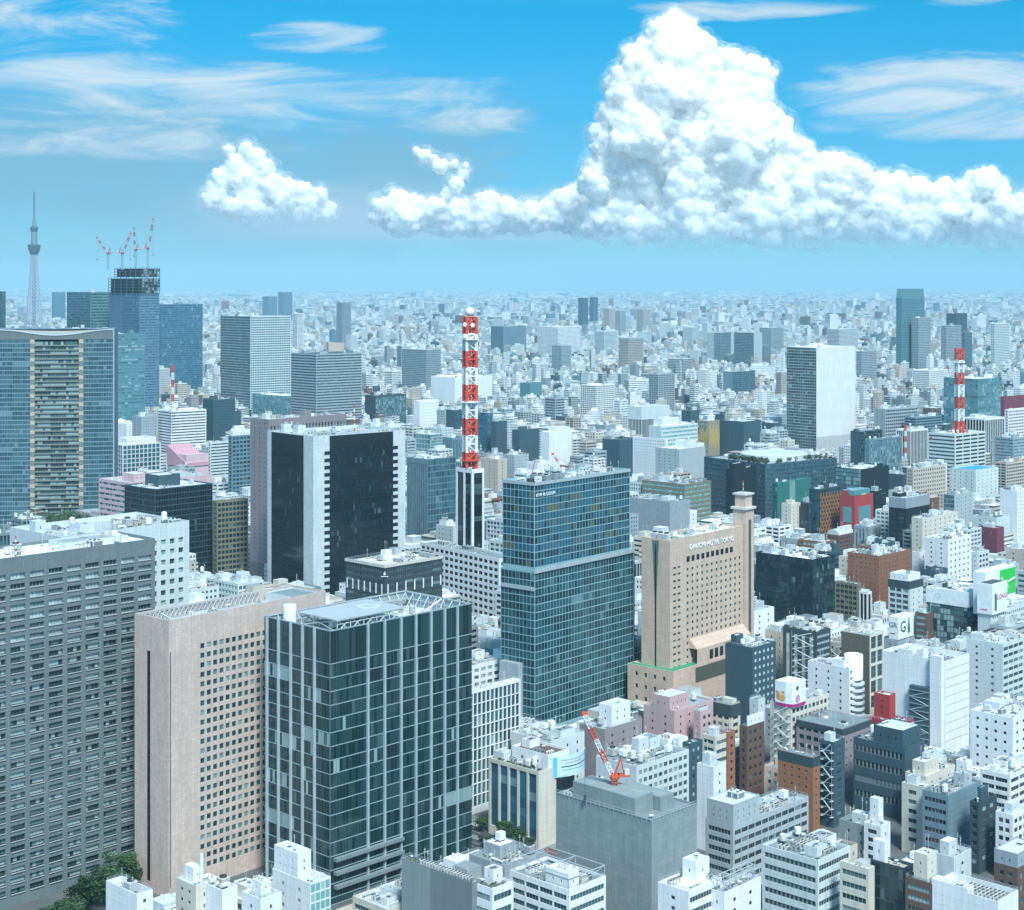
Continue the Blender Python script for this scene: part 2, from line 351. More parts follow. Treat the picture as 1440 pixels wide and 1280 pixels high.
# ------------------------------------------------------------------ roof equipment (shared meshes)
_eq = {}
def eq(kind):
    if kind in _eq: return _eq[kind]
    mb = MB(); P = [paint_mat(), DARKM()]
    if kind == 'ac_unit':
        mb.box(-.9,.9,-.55,.55,.15,1.9); mb.lathe([(.42,1.9),(.42,2.0),(.36,2.0),(.36,1.93)], 10, -.45, 0, 1); mb.lathe([(.42,1.9),(.42,2.0),(.36,2.0),(.36,1.93)], 10, .45, 0, 1)
        for s in (-.6, 0, .6): mb.box(s-.22, s+.22, -.58, -.54, .4, 1.6, 1)
        mb.box(-.85,.85,-.5,.5,0,.15,1)
    elif kind == 'cooling_tower':
        mb.box(-1.6,1.6,-1.6,1.6,.5,3.4); mb.lathe([(1.25,3.4),(1.25,4.0),(1.1,4.0),(1.05,3.5)], 14, 0, 0, 1)
        for i in range(5): mb.box(-1.65,1.65,-1.65,1.65,.8+i*.5,.92+i*.5, 1)
        mb.box(-1.5,1.5,-1.5,1.5,0,.5,1)
    elif kind == 'water_tank':
        mb.lathe([(1.2,1.3),(1.25,1.4),(1.25,3.6),(1.1,3.9),(.5,4.15),(.25,4.3)], 14)
        for a, b in ((-.8,-.8),(.8,-.8),(.8,.8),(-.8,.8)): mb.bar((a,b,0),(a,b,1.4),.16,1)
        mb.bar((-.8,-.8,.2),(.8,-.8,1.2),.1,1); mb.bar((.8,.8,.2),(.8,-.8,1.2),.1,1)
    elif kind == 'panel_tank':
        mb.box(-1.5,1.5,-1.2,1.2,.5,2.9)
        for i in (-.75, 0, .75): mb.box(i-.04,i+.04,-1.25,1.25,.5,2.95)
        mb.box(-1.55,1.55,-1.25,1.25,1.68,1.76); mb.box(-1.3,1.3,-1,1,0,.5,1); mb.lathe([(.3,2.9),(.3,3.1)],8,.7,.4)
    elif kind == 'vent_pipe':
        mb.lathe([(.22,0),(.22,1.3)], 8); mb.lathe([(.5,1.3),(.45,1.5),(.1,1.75)], 10)
    elif kind == 'duct':
        mb.tube([(-3,0,.9),(2.2,0,.9),(3,0,.2)], .42, 8); mb.box(-2.6,-2.3,-.3,.3,0,.6,1); mb.box(.8,1.1,-.3,.3,0,.6,1)
    elif kind == 'antenna':
        mb.tube([(0,0,0),(0,0,5.5)], .06, 5); mb.bar((-.7,0,4.4),(.7,0,4.4),.06); mb.bar((-.5,0,5.0),(.5,0,5.0),.06); mb.box(-.3,.3,-.3,.3,0,.3,1)
    elif kind == 'dish':
        mb.lathe([(.05,.9),(.5,1.0),(.85,1.3)], 12, cap=False); mb.tube([(0,0,0),(0,0,.95)], .08, 6, 1)
    elif kind == 'skylight':
        mb.box(-1.2,1.2,-.9,.9,0,.45); mb.quad((-1.1,-.8,.46),(1.1,-.8,.46),(1.1,.8,.46),(-1.1,.8,.46),1)
    elif kind == 'louvre_box':
        mb.box(-2.2,2.2,-1.1,1.1,0,2.6)
        for i in range(7): mb.box(-1.9,1.9,-1.18,-1.08,.35+i*.3,.47+i*.3,1); mb.box(-2.28,-2.18,-.9,.9,.35+i*.3,.47+i*.3,1)
        mb.lathe([(.5,2.6),(.5,2.9)],10,-1,0,1); mb.lathe([(.5,2.6),(.5,2.9)],10,1,0,1)
    me = mb.mesh(kind, P); _eq[kind] = me; return me
EQC = [(.74,.78,.78),(.66,.70,.70),(.55,.60,.61),(.62,.60,.52),(.78,.80,.79),(.40,.45,.46),(.70,.72,.66)]
def clutter(root, x0, x1, y0, y1, z, n, rng, busy=()):
    """rows of units, tanks, ducts and pipes on a roof, clear of one another"""
    taken = list(busy); W, D = x1-x0, y1-y0
    if W < 3 or D < 3: return
    def free(a, b, c, d):
        if a < x0+.5 or b > x1-.5 or c < y0+.5 or d > y1-.5: return False
        return all(b < t[0] or a > t[1] or d < t[2] or c > t[3] for t in taken)
    tries = 0; made = 0
    while made < n and tries < 260:
        tries += 1
        kind = rng.choice(['ac_unit','ac_unit','ac_unit','cooling_tower','water_tank','panel_tank','vent_pipe','duct','duct','antenna','dish','skylight','louvre_box','louvre_box'])
        turn = rng.random() < .5; cx, cy = rng.uniform(x0, x1), rng.uniform(y0, y1)
        hw, hd = dict(ac_unit=(1.0,.7), cooling_tower=(1.8,1.8), water_tank=(1.4,1.4), panel_tank=(1.7,1.4), vent_pipe=(.6,.6), duct=(3.2,.6), antenna=(.5,.5), dish=(.9,.9), skylight=(1.3,1.0), louvre_box=(2.4,1.3))[kind]
        rep = rng.randint(2, 5) if kind in ('ac_unit',) else (rng.randint(1, 3) if kind in ('cooling_tower','vent_pipe','louvre_box') else 1)
        stp = 2*hd + .25
        a, b = (hw, hd + stp*(rep-1)/2); 
        if turn: a, b = b, a
        if not free(cx-a, cx+a, cy-b, cy+b): continue
        taken.append((cx-a, cx+a, cy-b, cy+b)); c = rng.choice(EQC); sz = rng.uniform(.85, 1.2)
        for i in range(rep):
            o = (i - (rep-1)/2) * stp; lx, ly = (cx, cy+o) if not turn else (cx+o, cy)
            place(kind, eq(kind), root, c, (lx, ly, z), (math.pi/2 if turn else 0), (1, 1, sz)); made += 1
def penthouse(root, x0, x1, y0, y1, z, h, col, rng, style_='few', glass='dark', wk='plain', roof='pale', n=0):
    mb = MB(); zz = z + h
    facade(mb, (x0,y1,0), (0,-1), (-1,0), y1-y0, z, zz, style(style_), rng)
    facade(mb, (x0,y0,0), (1,0), (0,-1), x1-x0, z, zz, style(style_), rng)
    mb.quad((x1,y0,z),(x1,y1,z),(x1,y1,zz),(x1,y0,zz)); mb.quad((x1,y1,z),(x0,y1,z),(x0,y1,zz),(x1,y1,zz))
    rim(mb, x0, x1, y0, y1, zz, .5, .25)
    o = mb.obj('penthouse', [wall_mat(wk), glass_mat(glass)], root, col)
    mb = MB(); mb.quad((x0+.25,y0+.25,zz-.5),(x1-.25,y0+.25,zz-.5),(x1-.25,y1-.25,zz-.5),(x0+.25,y1-.25,zz-.5)); mb.obj('penthouse_roof', roof_mat(), o, roof)
    if n: clutter(root, x0+.3, x1-.3, y0+.3, y1-.3, zz-.5, n, rng)
    return o
def rim(mb, x0, x1, y0, y1, z, d, t, m=0):
    """parapet: flat top and inner faces going d below z"""
    mb.quad((x0,y0,z),(x1,y0,z),(x1-t,y0+t,z),(x0+t,y0+t,z),m); mb.quad((x1,y0,z),(x1,y1,z),(x1-t,y1-t,z),(x1-t,y0+t,z),m)
    mb.quad((x1,y1,z),(x0,y1,z),(x0+t,y1-t,z),(x1-t,y1-t,z),m); mb.quad((x0,y1,z),(x0,y0,z),(x0+t,y0+t,z),(x0+t,y1-t,z),m)
    a, b, c, e = x0+t, x1-t, y0+t, y1-t
    mb.quad((a,c,z),(b,c,z),(b,c,z-d),(a,c,z-d),m); mb.quad((b,c,z),(b,e,z),(b,e,z-d),(b,c,z-d),m)
    mb.quad((b,e,z),(a,e,z),(a,e,z-d),(b,e,z-d),m); mb.quad((a,e,z),(a,c,z),(a,c,z-d),(a,e,z-d),m)
def railing(root, x0, x1, y0, y1, z, h=1.1, step=2.0):
    mb = MB(); pts = [(x0,y0),(x1,y0),(x1,y1),(x0,y1),(x0,y0)]
    for (a,b),(c,d) in zip(pts, pts[1:]):
        L = math.hypot(c-a, d-b); k = max(1, int(L/step))
        for zz in (h, h*.5): mb.bar((a,b,z+zz),(c,d,z+zz),.07)
        for i in range(k): t = i/k; mb.bar((a+(c-a)*t,b+(d-b)*t,z),(a+(c-a)*t,b+(d-b)*t,z+h),.07)
    return mb.obj('railing', STEEL(), root)
FONT_OBJS = []
def lettering(root, body, loc, face, size, mat, name='sign_lettering', depth=.08):
    c = bpy.data.curves.new(name, 'FONT'); c.body = body; c.size = size; c.extrude = depth; c.resolution_u = 2
    c.align_x = 'CENTER'; c.align_y = 'CENTER'; c.materials.append(mat)
    t = bpy.data.objects.new('text_source', c); COL.objects.link(t); me = bpy.data.meshes.new_from_object(t.evaluated_get(bpy.context.evaluated_depsgraph_get()))
    bpy.data.objects.remove(t); bpy.data.curves.remove(c); o = place(name, me, root, None, loc)
    o.rotation_euler = (math.pi/2, 0, 0) if face == 'R' else (math.pi/2, 0, -math.pi/2)
    return o

# ------------------------------------------------------------------ generic building
FOOT = []       # footprint, height, root and label of every building placed by hand
NEARNAME = []
class B: pass
def solve(X, D, th, px):
    c, s, m = math.cos(th), math.sin(th), (px - CX) / F
    return (m*D - X) / (c - m*s)
def bldg(name, label, xl, xc, yc, xr, yb, sty='punch', col='white', glass='dark', lvl=1, roof='light', th=46, wk='plain', wa=None, wb=None, par=1.0, n=None, seed=None,
         cat=None, group=None, z0=0.0, pent=True, capw=100, short=None, H=None, D=None, parts=True):
    if lvl == 1 and (D or CAMH * F / (yb - CY)) < 1000: lvl = 2; n = n if n is not None else 6; capw = min(capw, 60)
    b = B(); rng = random.Random(seed if seed is not None else int(xc*7 + yc*13)); b.rng = rng
    D = D or CAMH * F / (yb - CY); H = H or CAMH - (yc - CY) * D / F; X = (xc - CX) / F * D
    t = RAD(th)
    wa = wa or max(4.0, min(160, solve(X, D, t, xr))); wb = wb or max(4.0, min(160, solve(X, D, t + math.pi/2, xl)))
    b.wa, b.wb, b.H, b.th, b.X, b.D, b.label = wa, wb, H, t, X, D, label
    root = empty(name, (X, D, 0), t, label, cat or name.replace('_', ' '), group); b.root = root
    FOOT.append((X, D, t, wa, wb, H, root)); NEARNAME.append((xl, yc, xr, min(1280, yb), short or '', D))
    sl, sr = (sty.split('/') + [sty])[:2] if '/' in sty else (sty, sty)
    pl = [] if lvl >= 2 else None; pr = [] if lvl >= 2 else None
    sL, sR = style(sl), style(sr)
    curt = lambda s: s.split(':')[0] in ('curtain', 'fine', 'vert', 'pilot', 'glazed')
    if lvl >= 2 and curt(sl): pl = None
    if lvl >= 2 and curt(sr): pr = None
    mb = MB()
    facade(mb, (0,wb,0), (0,-1), (-1,0), wb, z0, H, sL, rng, pl)
    facade(mb, (0,0,0), (1,0), (0,-1), wa, z0, H, sR, rng, pr)
    mb.quad((wa,0,z0),(wa,wb,z0),(wa,wb,H),(wa,0,H)); mb.quad((wa,wb,z0),(0,wb,z0),(0,wb,H),(wa,wb,H))
    pt = .35; rim(mb, 0, wa, 0, wb, H, par, pt)
    b.wall = mb.obj('wall', [wall_mat(wk), glass_mat(glass)], root, col)
    if pl: put_windows(root, pl, -math.pi/2, glass, rng, 'window', capw)
    if pr: put_windows(root, pr, 0.0, glass, rng, 'window', capw, sr.startswith('deep'))
    b.zr = H - par
    mb = MB(); mb.quad((pt,pt,b.zr),(wa-pt,pt,b.zr),(wa-pt,wb-pt,b.zr),(pt,wb-pt,b.zr)); b.roof = mb.obj('roof', roof_mat(), root, roof)
    if n is None: n = (0, 5, 12)[min(lvl, 2)] if lvl > 0 else 2
    area = wa * wb; busy = []
    if pent and area > 60 and wa > 7 and wb > 7:
        pw, pd = min(wa*.45, rng.uniform(5, 11)), min(wb*.45, rng.uniform(4.5, 9)); px0 = rng.uniform(1, wa-pw-1); py0 = rng.uniform(1, wb-pd-1) if wb - pd > 2 else 1
        if rng.random() < .6: py0 = max(py0, wb - pd - 1.2)
        ph = rng.uniform(2.8, 5.2); 
        penthouse(root, px0, px0+pw, py0, py0+pd, b.zr, ph, rng.choice([col, col, 'white', 'pale', 'light']), rng, 'few:3.2,2.6', roof=rng.choice(['pale','light','white','mid']), n=2 if lvl >= 1 else 0)
        busy.append((px0-.6, px0+pw+.6, py0-.6, py0+pd+.6))
    if pent and lvl >= 1 and wa > 11 and wb > 11 and rng.random() < .6:
        for _ in range(12):
            pw, pd = rng.uniform(4, 7), rng.uniform(3.5, 6); px0, py0 = rng.uniform(1, wa-pw-1), rng.uniform(1, wb-pd-1)
            if all(px0 > t[1] or px0+pw < t[0] or py0 > t[3] or py0+pd < t[2] for t in busy):
                penthouse(root, px0, px0+pw, py0, py0+pd, b.zr, rng.uniform(2.6, 6.5), rng.choice([col, 'white', 'pale']), rng, 'few:3.2,2.6', roof=rng.choice(['pale','white','light']), n=2); busy.append((px0-.5, px0+pw+.5, py0-.5, py0+pd+.5)); break
    if n: clutter(root, pt, wa-pt, pt, wb-pt, b.zr, int(n * (1.9 if area > 250 else 1.2)), rng, busy)
    if lvl >= 2 and rng.random() < .5: railing(root, .2, wa-.2, .2, wb-.2, H, .9, 2.4)
    b.busy = busy
    return b
def lbox(b, name, x0, x1, y0, y1, z0, z1, mat, col=None):
    mb = MB(); mb.box(x0, x1, y0, y1, z0, z1); return mb.obj(name, mat, b.root, col)
# ================================================================== the large towers near the camera
def rect_quad(mb, x0, x1, y0, y1, z, m=0): mb.quad((x0,y0,z),(x1,y0,z),(x1,y1,z),(x0,y1,z), m)
# --- long grey slab on the left, anchored on the end of its long face
def grey_slab():
    D = CAMH*F/(1215-CY); th = RAD(46.5); L, Wd = 120.0, 27.0
    px, py = (218-CX)/F*D, D
    ox, oy = px - L*math.cos(th), py - L*math.sin(th)
    b = bldg('office_tower', 'long grey concrete slab block with ranks of recessed windows, at the left edge', CX + F*ox/oy, CX + F*ox/oy, 757, 0, 1215, 'blank/deep:7.8,3.9', 'grey', 'blind', 2, 'white', wk='panel', th=46.5, wa=L, wb=Wd,
             D=oy, H=CAMH-(757-CY)*D/F, n=26, short='the long grey slab', pent=False, par=1.2)
    z = b.zr
    mb = MB()                                   # light sills along the long face
    return b
b = grey_slab()
penthouse(b.root, 84, 112, 7, 19, b.zr, 2.6, 'pale', b.rng, 'blank', roof='steel')
def stripe_mast(root, x, y, z, h, wd=.7, n=7, name='aerial_mast'):
    for i in range(n):
        mb = MB(); mb.tube([(x,y,z+h*i/n),(x,y,z+h*(i+1)/n)], wd/2, 8); mb.obj(name, [paint_mat()], root, (.55,.07,.035) if i % 2 == 0 else (.75,.78,.78))
stripe_mast(b.root, 62, 5, b.zr, 8, .5)
# --- pale wing behind it
D = CAMH*F/(1180-CY)
def pale_wing():
    D1 = CAMH*F/(1215-CY); D = 698.0; th = RAD(47); L = 62.0; px = (266-CX)/F*D
    ox, oy = px - L*math.cos(th), D - L*math.sin(th)
    return bldg('office_wing', 'pale concrete office wing with square windows standing behind the long grey slab', 0, CX + F*ox/oy, 732, 0, 1180, 'blank/square:4.6,4.3', 'pale', 'curtain', 2, 'light', wk='plain', th=47, wa=L, wb=39, D=oy, H=CAMH-(732-CY)*D/F, n=30, par=2.2, short='the pale wing behind the grey slab')
b = pale_wing()
# --- pink granite slab
b = bldg('office_tower', 'pink granite slab tower with small square black windows and one tall black slot', 191, 237, 873, 458, 1264, 'blank/blank', 'granite', 'dark', 2, 'light', wk='panel', th=49, wb=21, n=0, pent=False, par=4.2, short='the pink granite tower')
pk = b; Hh = b.H
def pink_face(b):
    b.wall.data.name = 'wall'; old = b.wall
    mb = MB(); rng = b.rng; panes = []
    facade(mb, (0,b.wb,0), (0,-1), (-1,0), b.wb, 0, b.H, None, rng)
    # slot recess on the end face is a dark part, windows start 14 m in on the long face
    mb.quad((0,0,0),(14,0,0),(14,0,b.H),(0,0,b.H))
    facade(mb, (14,0,0), (1,0), (0,-1), b.wa-14, 0, b.H, (3.0,.66,3.72,.56,.4,10.5,6,.32), rng, panes)
    mb.quad((b.wa,0,0),(b.wa,b.wb,0),(b.wa,b.wb,b.H),(b.wa,0,b.H)); mb.quad((b.wa,b.wb,0),(0,b.wb,0),(0,b.wb,b.H),(b.wa,b.wb,b.H))
    rim(mb, 0, b.wa, 0, b.wb, b.H, 4.2, .5); b.wall.data = mb.mesh('wall', [wall_mat('panel'), glass_mat('dark')])
    put_windows(b.root, panes, 0.0, 'teal', rng)
    lbox(b, 'dark_slot', -.05, .3, 11.2, 13.0, 4, b.H-13, glass_mat('black'))
    lbox(b, 'corner_groove', .6, 1.0, -.04, .2, 4, b.H-12, DARKM())
    z = b.H - 4.2
    for y in (1.2, b.wb-1.2):                   # steel truss screens round the sunken roof
        mb = MB(); k = 26
        for i in range(k):
            x0, x1 = 2+(b.wa-20)*i/k, 2+(b.wa-20)*(i+1)/k
            mb.bar((x0,y,z),(x0,y,z+4),.3); mb.bar((x0,y,z),(x1,y,z+4),.22); mb.bar((x1,y,z),(x0,y,z+4),.16)
        mb.bar((2,y,z+4),(b.wa-18,y,z+4),.3); mb.obj('truss_screen', STEEL(), b.root)
    penthouse(b.root, b.wa-16, b.wa-1.2, 2, b.wb-2, z, 3.6, 'pale', rng, 'blank', roof='mid')
    clutter(b.root, 4, b.wa-18, 3, b.wb-3, z, 26, rng)
    mb = MB(); mb.tube([(0,0,0),(0,0,1.2)], .5, 8); mb.box(-1.2,1.2,-.9,.9,1.2,2.6); mb.bar((0,0,2.4),(-4.5,1,5.5),.45)
    o = mb.obj('cleaning_gondola', WHITEM(), b.root); o.location = (5, 4, z+.6)
    for t in (12, 30): place('dish', eq('dish'), b.root, (.8,.82,.82), (t, 1.6, z+4), 0, (1.2,1.2,1.2))
pink_face(b)
# --- big dark green glass tower with pale fins
b = bldg('office_tower', 'dark green glass tower with pale vertical fins and open steel roof deck', 372, 464, 887, 663, 1274, 'blank/blank', 'steel', 'teal', 2, 'pale', th=46, n=0, pent=False, par=6.0, short='the finned glass tower')
def fin_tower(b):
    rng = b.rng; H = b.H; fl = 5.1; top = 12.5; wa, wb = b.wa, b.wb
    gm = [flat_mat('slab_edge', (.30,.41,.43), .5), glass_mat('fin'), glass_mat('curtain'), flat_mat('dark_mullion', (.05,.075,.08), .4)]
    def face(O, U, N, W, fins, seed):
        r = random.Random(seed); mb = MB()
        def P(a, z, d=0.0): return (O[0]+U[0]*a+N[0]*d, O[1]+U[1]*a+N[1]*d, z)
        edges = [0] + fins + [W]; rows = [(H, H-top)] + [(H-top-i*fl, H-top-(i+1)*fl) for i in range(int((H-top)/fl)+1)]
        runs = {}
        for j, (t, bt) in enumerate(rows):
            if t < 1: continue
            bt = max(bt, 0); rl = r.random(); la = r.uniform(-.2,.75)*W; lz = la + r.uniform(.2,.65)*W; band = rl < .24 and j
            for i, (a0, a1) in enumerate(zip(edges, edges[1:])):
                k = max(1, round((a1-a0)/1.55)); w_ = (a1-a0)/k
                for s in range(k):
                    x0, x1 = a0+w_*s, a0+w_*(s+1); bright = (band and la < x0 < lz and r.random() < .88) or (j and r.random() < .012)
                    mb.quad(P(x0+.06,bt+.3), P(x1-.06,bt+.3), P(x1-.06,t-.02), P(x0+.06,t-.02), 2 if bright else 1, (.5+.5*r.random()) if bright else .02+.93*r.random())
                    mb.quad(P(x1-.06,bt+.3,.02), P(x1+.06,bt+.3,.02), P(x1+.06,t-.02,.02), P(x1-.06,t-.02,.02), 3)
            mb.quad(P(0,bt-.06,.1), P(W,bt-.06,.1), P(W,bt+.24,.1), P(0,bt+.24,.1), 0); mb.quad(P(0,bt+.24,.1), P(W,bt+.24,.1), P(W,bt+.24), P(0,bt+.24), 0)
        mb.quad(P(0,H-.35,.12), P(W,H-.35,.12), P(W,H,.12), P(0,H,.12), 0)
        o = mb.obj('curtain_wall', gm, b.root)
        for a in fins:
            m2 = MB(); p, q = P(a-.36, 0, .02), P(a+.36, 0, .95)
            m2.box(min(p[0],q[0]), max(p[0],q[0]), min(p[1],q[1]), max(p[1],q[1]), 0, H-.1); m2.obj('fin', flat_mat('fin_metal', (.43,.53,.58), .4, .15), b.root)
    face((-.15,wb,0), (0,-1), (-1,0), wb, [wb*t for t in (.06,.24,.43,.61,.79)] , 3)
    face((0,-.15,0), (1,0), (0,-1), wa, [wa*t for t in (.245,.36,.475,.58,.69,.79,.885)], 4)
    # roof deck: sunken well, screen walls, helideck on a truss, white drum, plant room
    z = b.zr; st = STEEL()
    mb = MB(); mb.box(6, wa*.72, 5, wb-7, z, z+2.4); o = mb.obj('plant_room', wall_mat('plain'), b.root, 'pale')
    mb = MB(); x0, x1, y0, y1 = 11, wa*.60, 9, wb-9; zz = z+6.8
    for x in np.linspace(x0, x1, 6):
        for y in (y0, y1): mb.bar((x,y,z+2.4),(x,y,zz),.4)
    for a, c in zip(np.linspace(x0,x1,6), np.linspace(x0,x1,6)[1:]):
        for y in (y0, y1): mb.bar((a,y,z+2.4),(c,y,zz),.25); mb.bar((c,y,z+2.4),(a,y,zz),.25); mb.bar((a,y,z+5.2),(c,y,z+5.2),.3)
    for y in np.linspace(y0,y1,4): mb.bar((x0,y,zz-.3),(x1,y,zz-.3),.3)
    mb.bar((x0,y0,z+2.4),(x0,y1,zz),.3); mb.bar((x0,y1,z+2.4),(x0,y0,zz),.3)
    mb.obj('helideck_truss', st, b.root)
    lbox(b, 'helideck', x0-1, x1+1, y0-1, y1+1, zz, zz+.5, flat_mat('deck_plate', (.42,.47,.5), .7))
    mb = MB(); cx, cy = x1-8, (y0+y1)/2; 
    for r0, r1, m in ((0,2.4,0),(2.4,3.6,1),(3.6,4.6,2)):
        for a in range(20):
            t0, t1 = 2*math.pi*a/20, 2*math.pi*(a+1)/20; zf = zz+.506
            mb.quad((cx+r0*math.cos(t0),cy+r0*math.sin(t0),zf),(cx+r1*math.cos(t0),cy+r1*math.sin(t0),zf),(cx+r1*math.cos(t1),cy+r1*math.sin(t1),zf),(cx+r0*math.cos(t1),cy+r0*math.sin(t1),zf), m)
    mb.obj('helideck_marking', [flat_mat('deck_pink', (.55,.44,.44)), flat_mat('deck_cyan', (.36,.60,.60)), flat_mat('deck_pale', (.6,.66,.66))], b.root)
    mb = MB(); mb.lathe([(2.6,z),(2.6,z+10),(2.45,z+10.2)], 20, 7.5, wb-6); mb.obj('white_drum', WHITEM(), b.root, None, True)
    mb = MB(); s = 0
    for x in np.linspace(1, wa-1, 16): mb.bar((x,wb-.8,z),(x,wb-.8,z+6),.3); mb.bar((x,wb-.8,z+5.6),(x,wb-4.5,z+.4),.2)
    for y in np.linspace(1, wb-1, 9): mb.bar((wa-.8,y,z),(wa-.8,y,z+6),.3); mb.bar((wa-.8,y,z+5.6),(wa-4.5,y,z+.4),.2); mb.bar((.8,y,z),(.8,y,z+6),.3)
    for zz2 in (z+3, z+5.8): mb.bar((.8,wb-.8,zz2),(wa-.8,wb-.8,zz2),.3); mb.bar((wa-.8,.8,zz2),(wa-.8,wb-.8,zz2),.3)
    mb.obj('screen_frame', st, b.root)
    lbox(b, 'catwalk', 1.5, wa-1.5, wb-4.5, wb-2.5, z+3.2, z+3.5, st)
    mb = MB(); mb.tube([(0,0,0),(0,0,3)], .5, 8); mb.box(-1.5,1.5,-1,1,3,5); mb.bar((0,0,4.5),(7,-2,8.5),.45); mb.bar((7,-2,8.5),(8.4,-2.4,6.8),.3)
    o = mb.obj('cleaning_crane', WHITEM(), b.root); o.location = (wa*.74, 7, z)
    clutter(b.root, 2, wa-5, 1, 5, z, 10, rng); clutter(b.root, wa*.74, wa-5, 8, wb-6, z, 12, rng)
    clutter(b.root, 12, x1-3, 8, y1-1, z+2.4, 12, rng)
    for i in range(3): lbox(b, 'terrace_balcony', wa*.02, wa*.48, -2.2, -.3, 6+i*5.1, 7.2+i*5.1, wall_mat('plain'), 'mid')
fin_tower(b)
# --- hotel glass tower in two tiers
b = bldg('hotel_tower', 'tall teal glass hotel tower stepped in two tiers with a silver band between them', 704, 752, 805, 891, 1035, 'glazed/glazed', (.27,.45,.48), 'deep', 2, 'steel', th=50, n=0, pent=False, par=.3, short='the two-tier glass hotel')
def upper_tier(b):
    rng = b.rng; x0, x1, y0, y1 = .8, b.wa-2.2, .9, b.wb-.6; z0 = b.H; z1 = CAMH-(679-CY)*(b.D+1)/F; mb = MB()
    p = style('glazed'); p[7] = .08
    facade(mb, (x0,y1,0), (0,-1), (-1,0), y1-y0, z0, z1, p, rng); facade(mb, (x0,y0,0), (1,0), (0,-1), x1-x0, z0, z1, p, rng)
    mb.quad((x1,y0,z0),(x1,y1,z0),(x1,y1,z1),(x1,y0,z1)); mb.quad((x1,y1,z0),(x0,y1,z0),(x0,y1,z1),(x1,y1,z1)); rim(mb, x0, x1, y0, y1, z1, 1.2, .4)
    mb.obj('upper_tier', [wall_mat('plain'), glass_mat('gold')], b.root, (.27,.45,.48))
    mb = MB(); rect_quad(mb, x0+.4, x1-.4, y0+.4, y1-.4, z1-1.2); mb.obj('roof_deck', roof_mat(), b.root, 'steel')
    for nm, zz, hh, e in (('tier_band', z0-.6, 2.0, .5), ('roof_band', z1-1.6, 1.7, .3)):
        mb = MB(); a, c = (x0-.9, y0-1.1) if nm == 'tier_band' else (x0, y0)
        mb.box(a-e, x1+(2.2 if nm == 'tier_band' else 0)+.1, c-e, c-.02, zz, zz+hh); mb.box(a-e, a-.02, c-.02, y1, zz-(0 if nm == 'roof_band' else 9), zz-(0 if nm == 'roof_band' else 9)+hh)
        mb.obj(nm, flat_mat('silver_band', (.50,.58,.60), .4, .3), b.root)
    for i in range(1, 15):                     # mullions a storey apart read as pale lines on both tiers
        pass
    clutter(b.root, x0+1, x1-1, y0+1, y1-1, z1-1.2, 46, rng)
    mb = MB(); mb.box(-2,2,-1.2,1.2,0,2); mb.bar((0,0,1.5),(5,1,12),.5); o = mb.obj('cleaning_crane', DARKM(), b.root); o.location = (9, 10, z1-1.2)
    lettering(b.root, 'THE BLOSSOM', (9.5, -.75+y0, z1-6.6), 'R', 2.3, flat_mat('sign_white', (.8,.84,.84)), depth=.1)
    mb = MB(); mb.lathe([(.02,0),(.9,.02),(.9,.1)], 6); o = mb.obj('sign_emblem', flat_mat('sign_white', (.8,.84,.84)), b.root); o.location = (1.9+x0, y0-.2, z1-6.6); o.rotation_euler = (math.pi/2,0,0)
    lbox(b, 'service_core', -3.5, -.1, b.wb*.35, b.wb*.9, 0, 36, wall_mat('sheet'), 'light')
    lbox(b, 'end_wall', b.wa+.02, b.wa+1.0, 0, b.wb, 0, b.H, wall_mat('plain'), 'slate')
upper_tier(b)
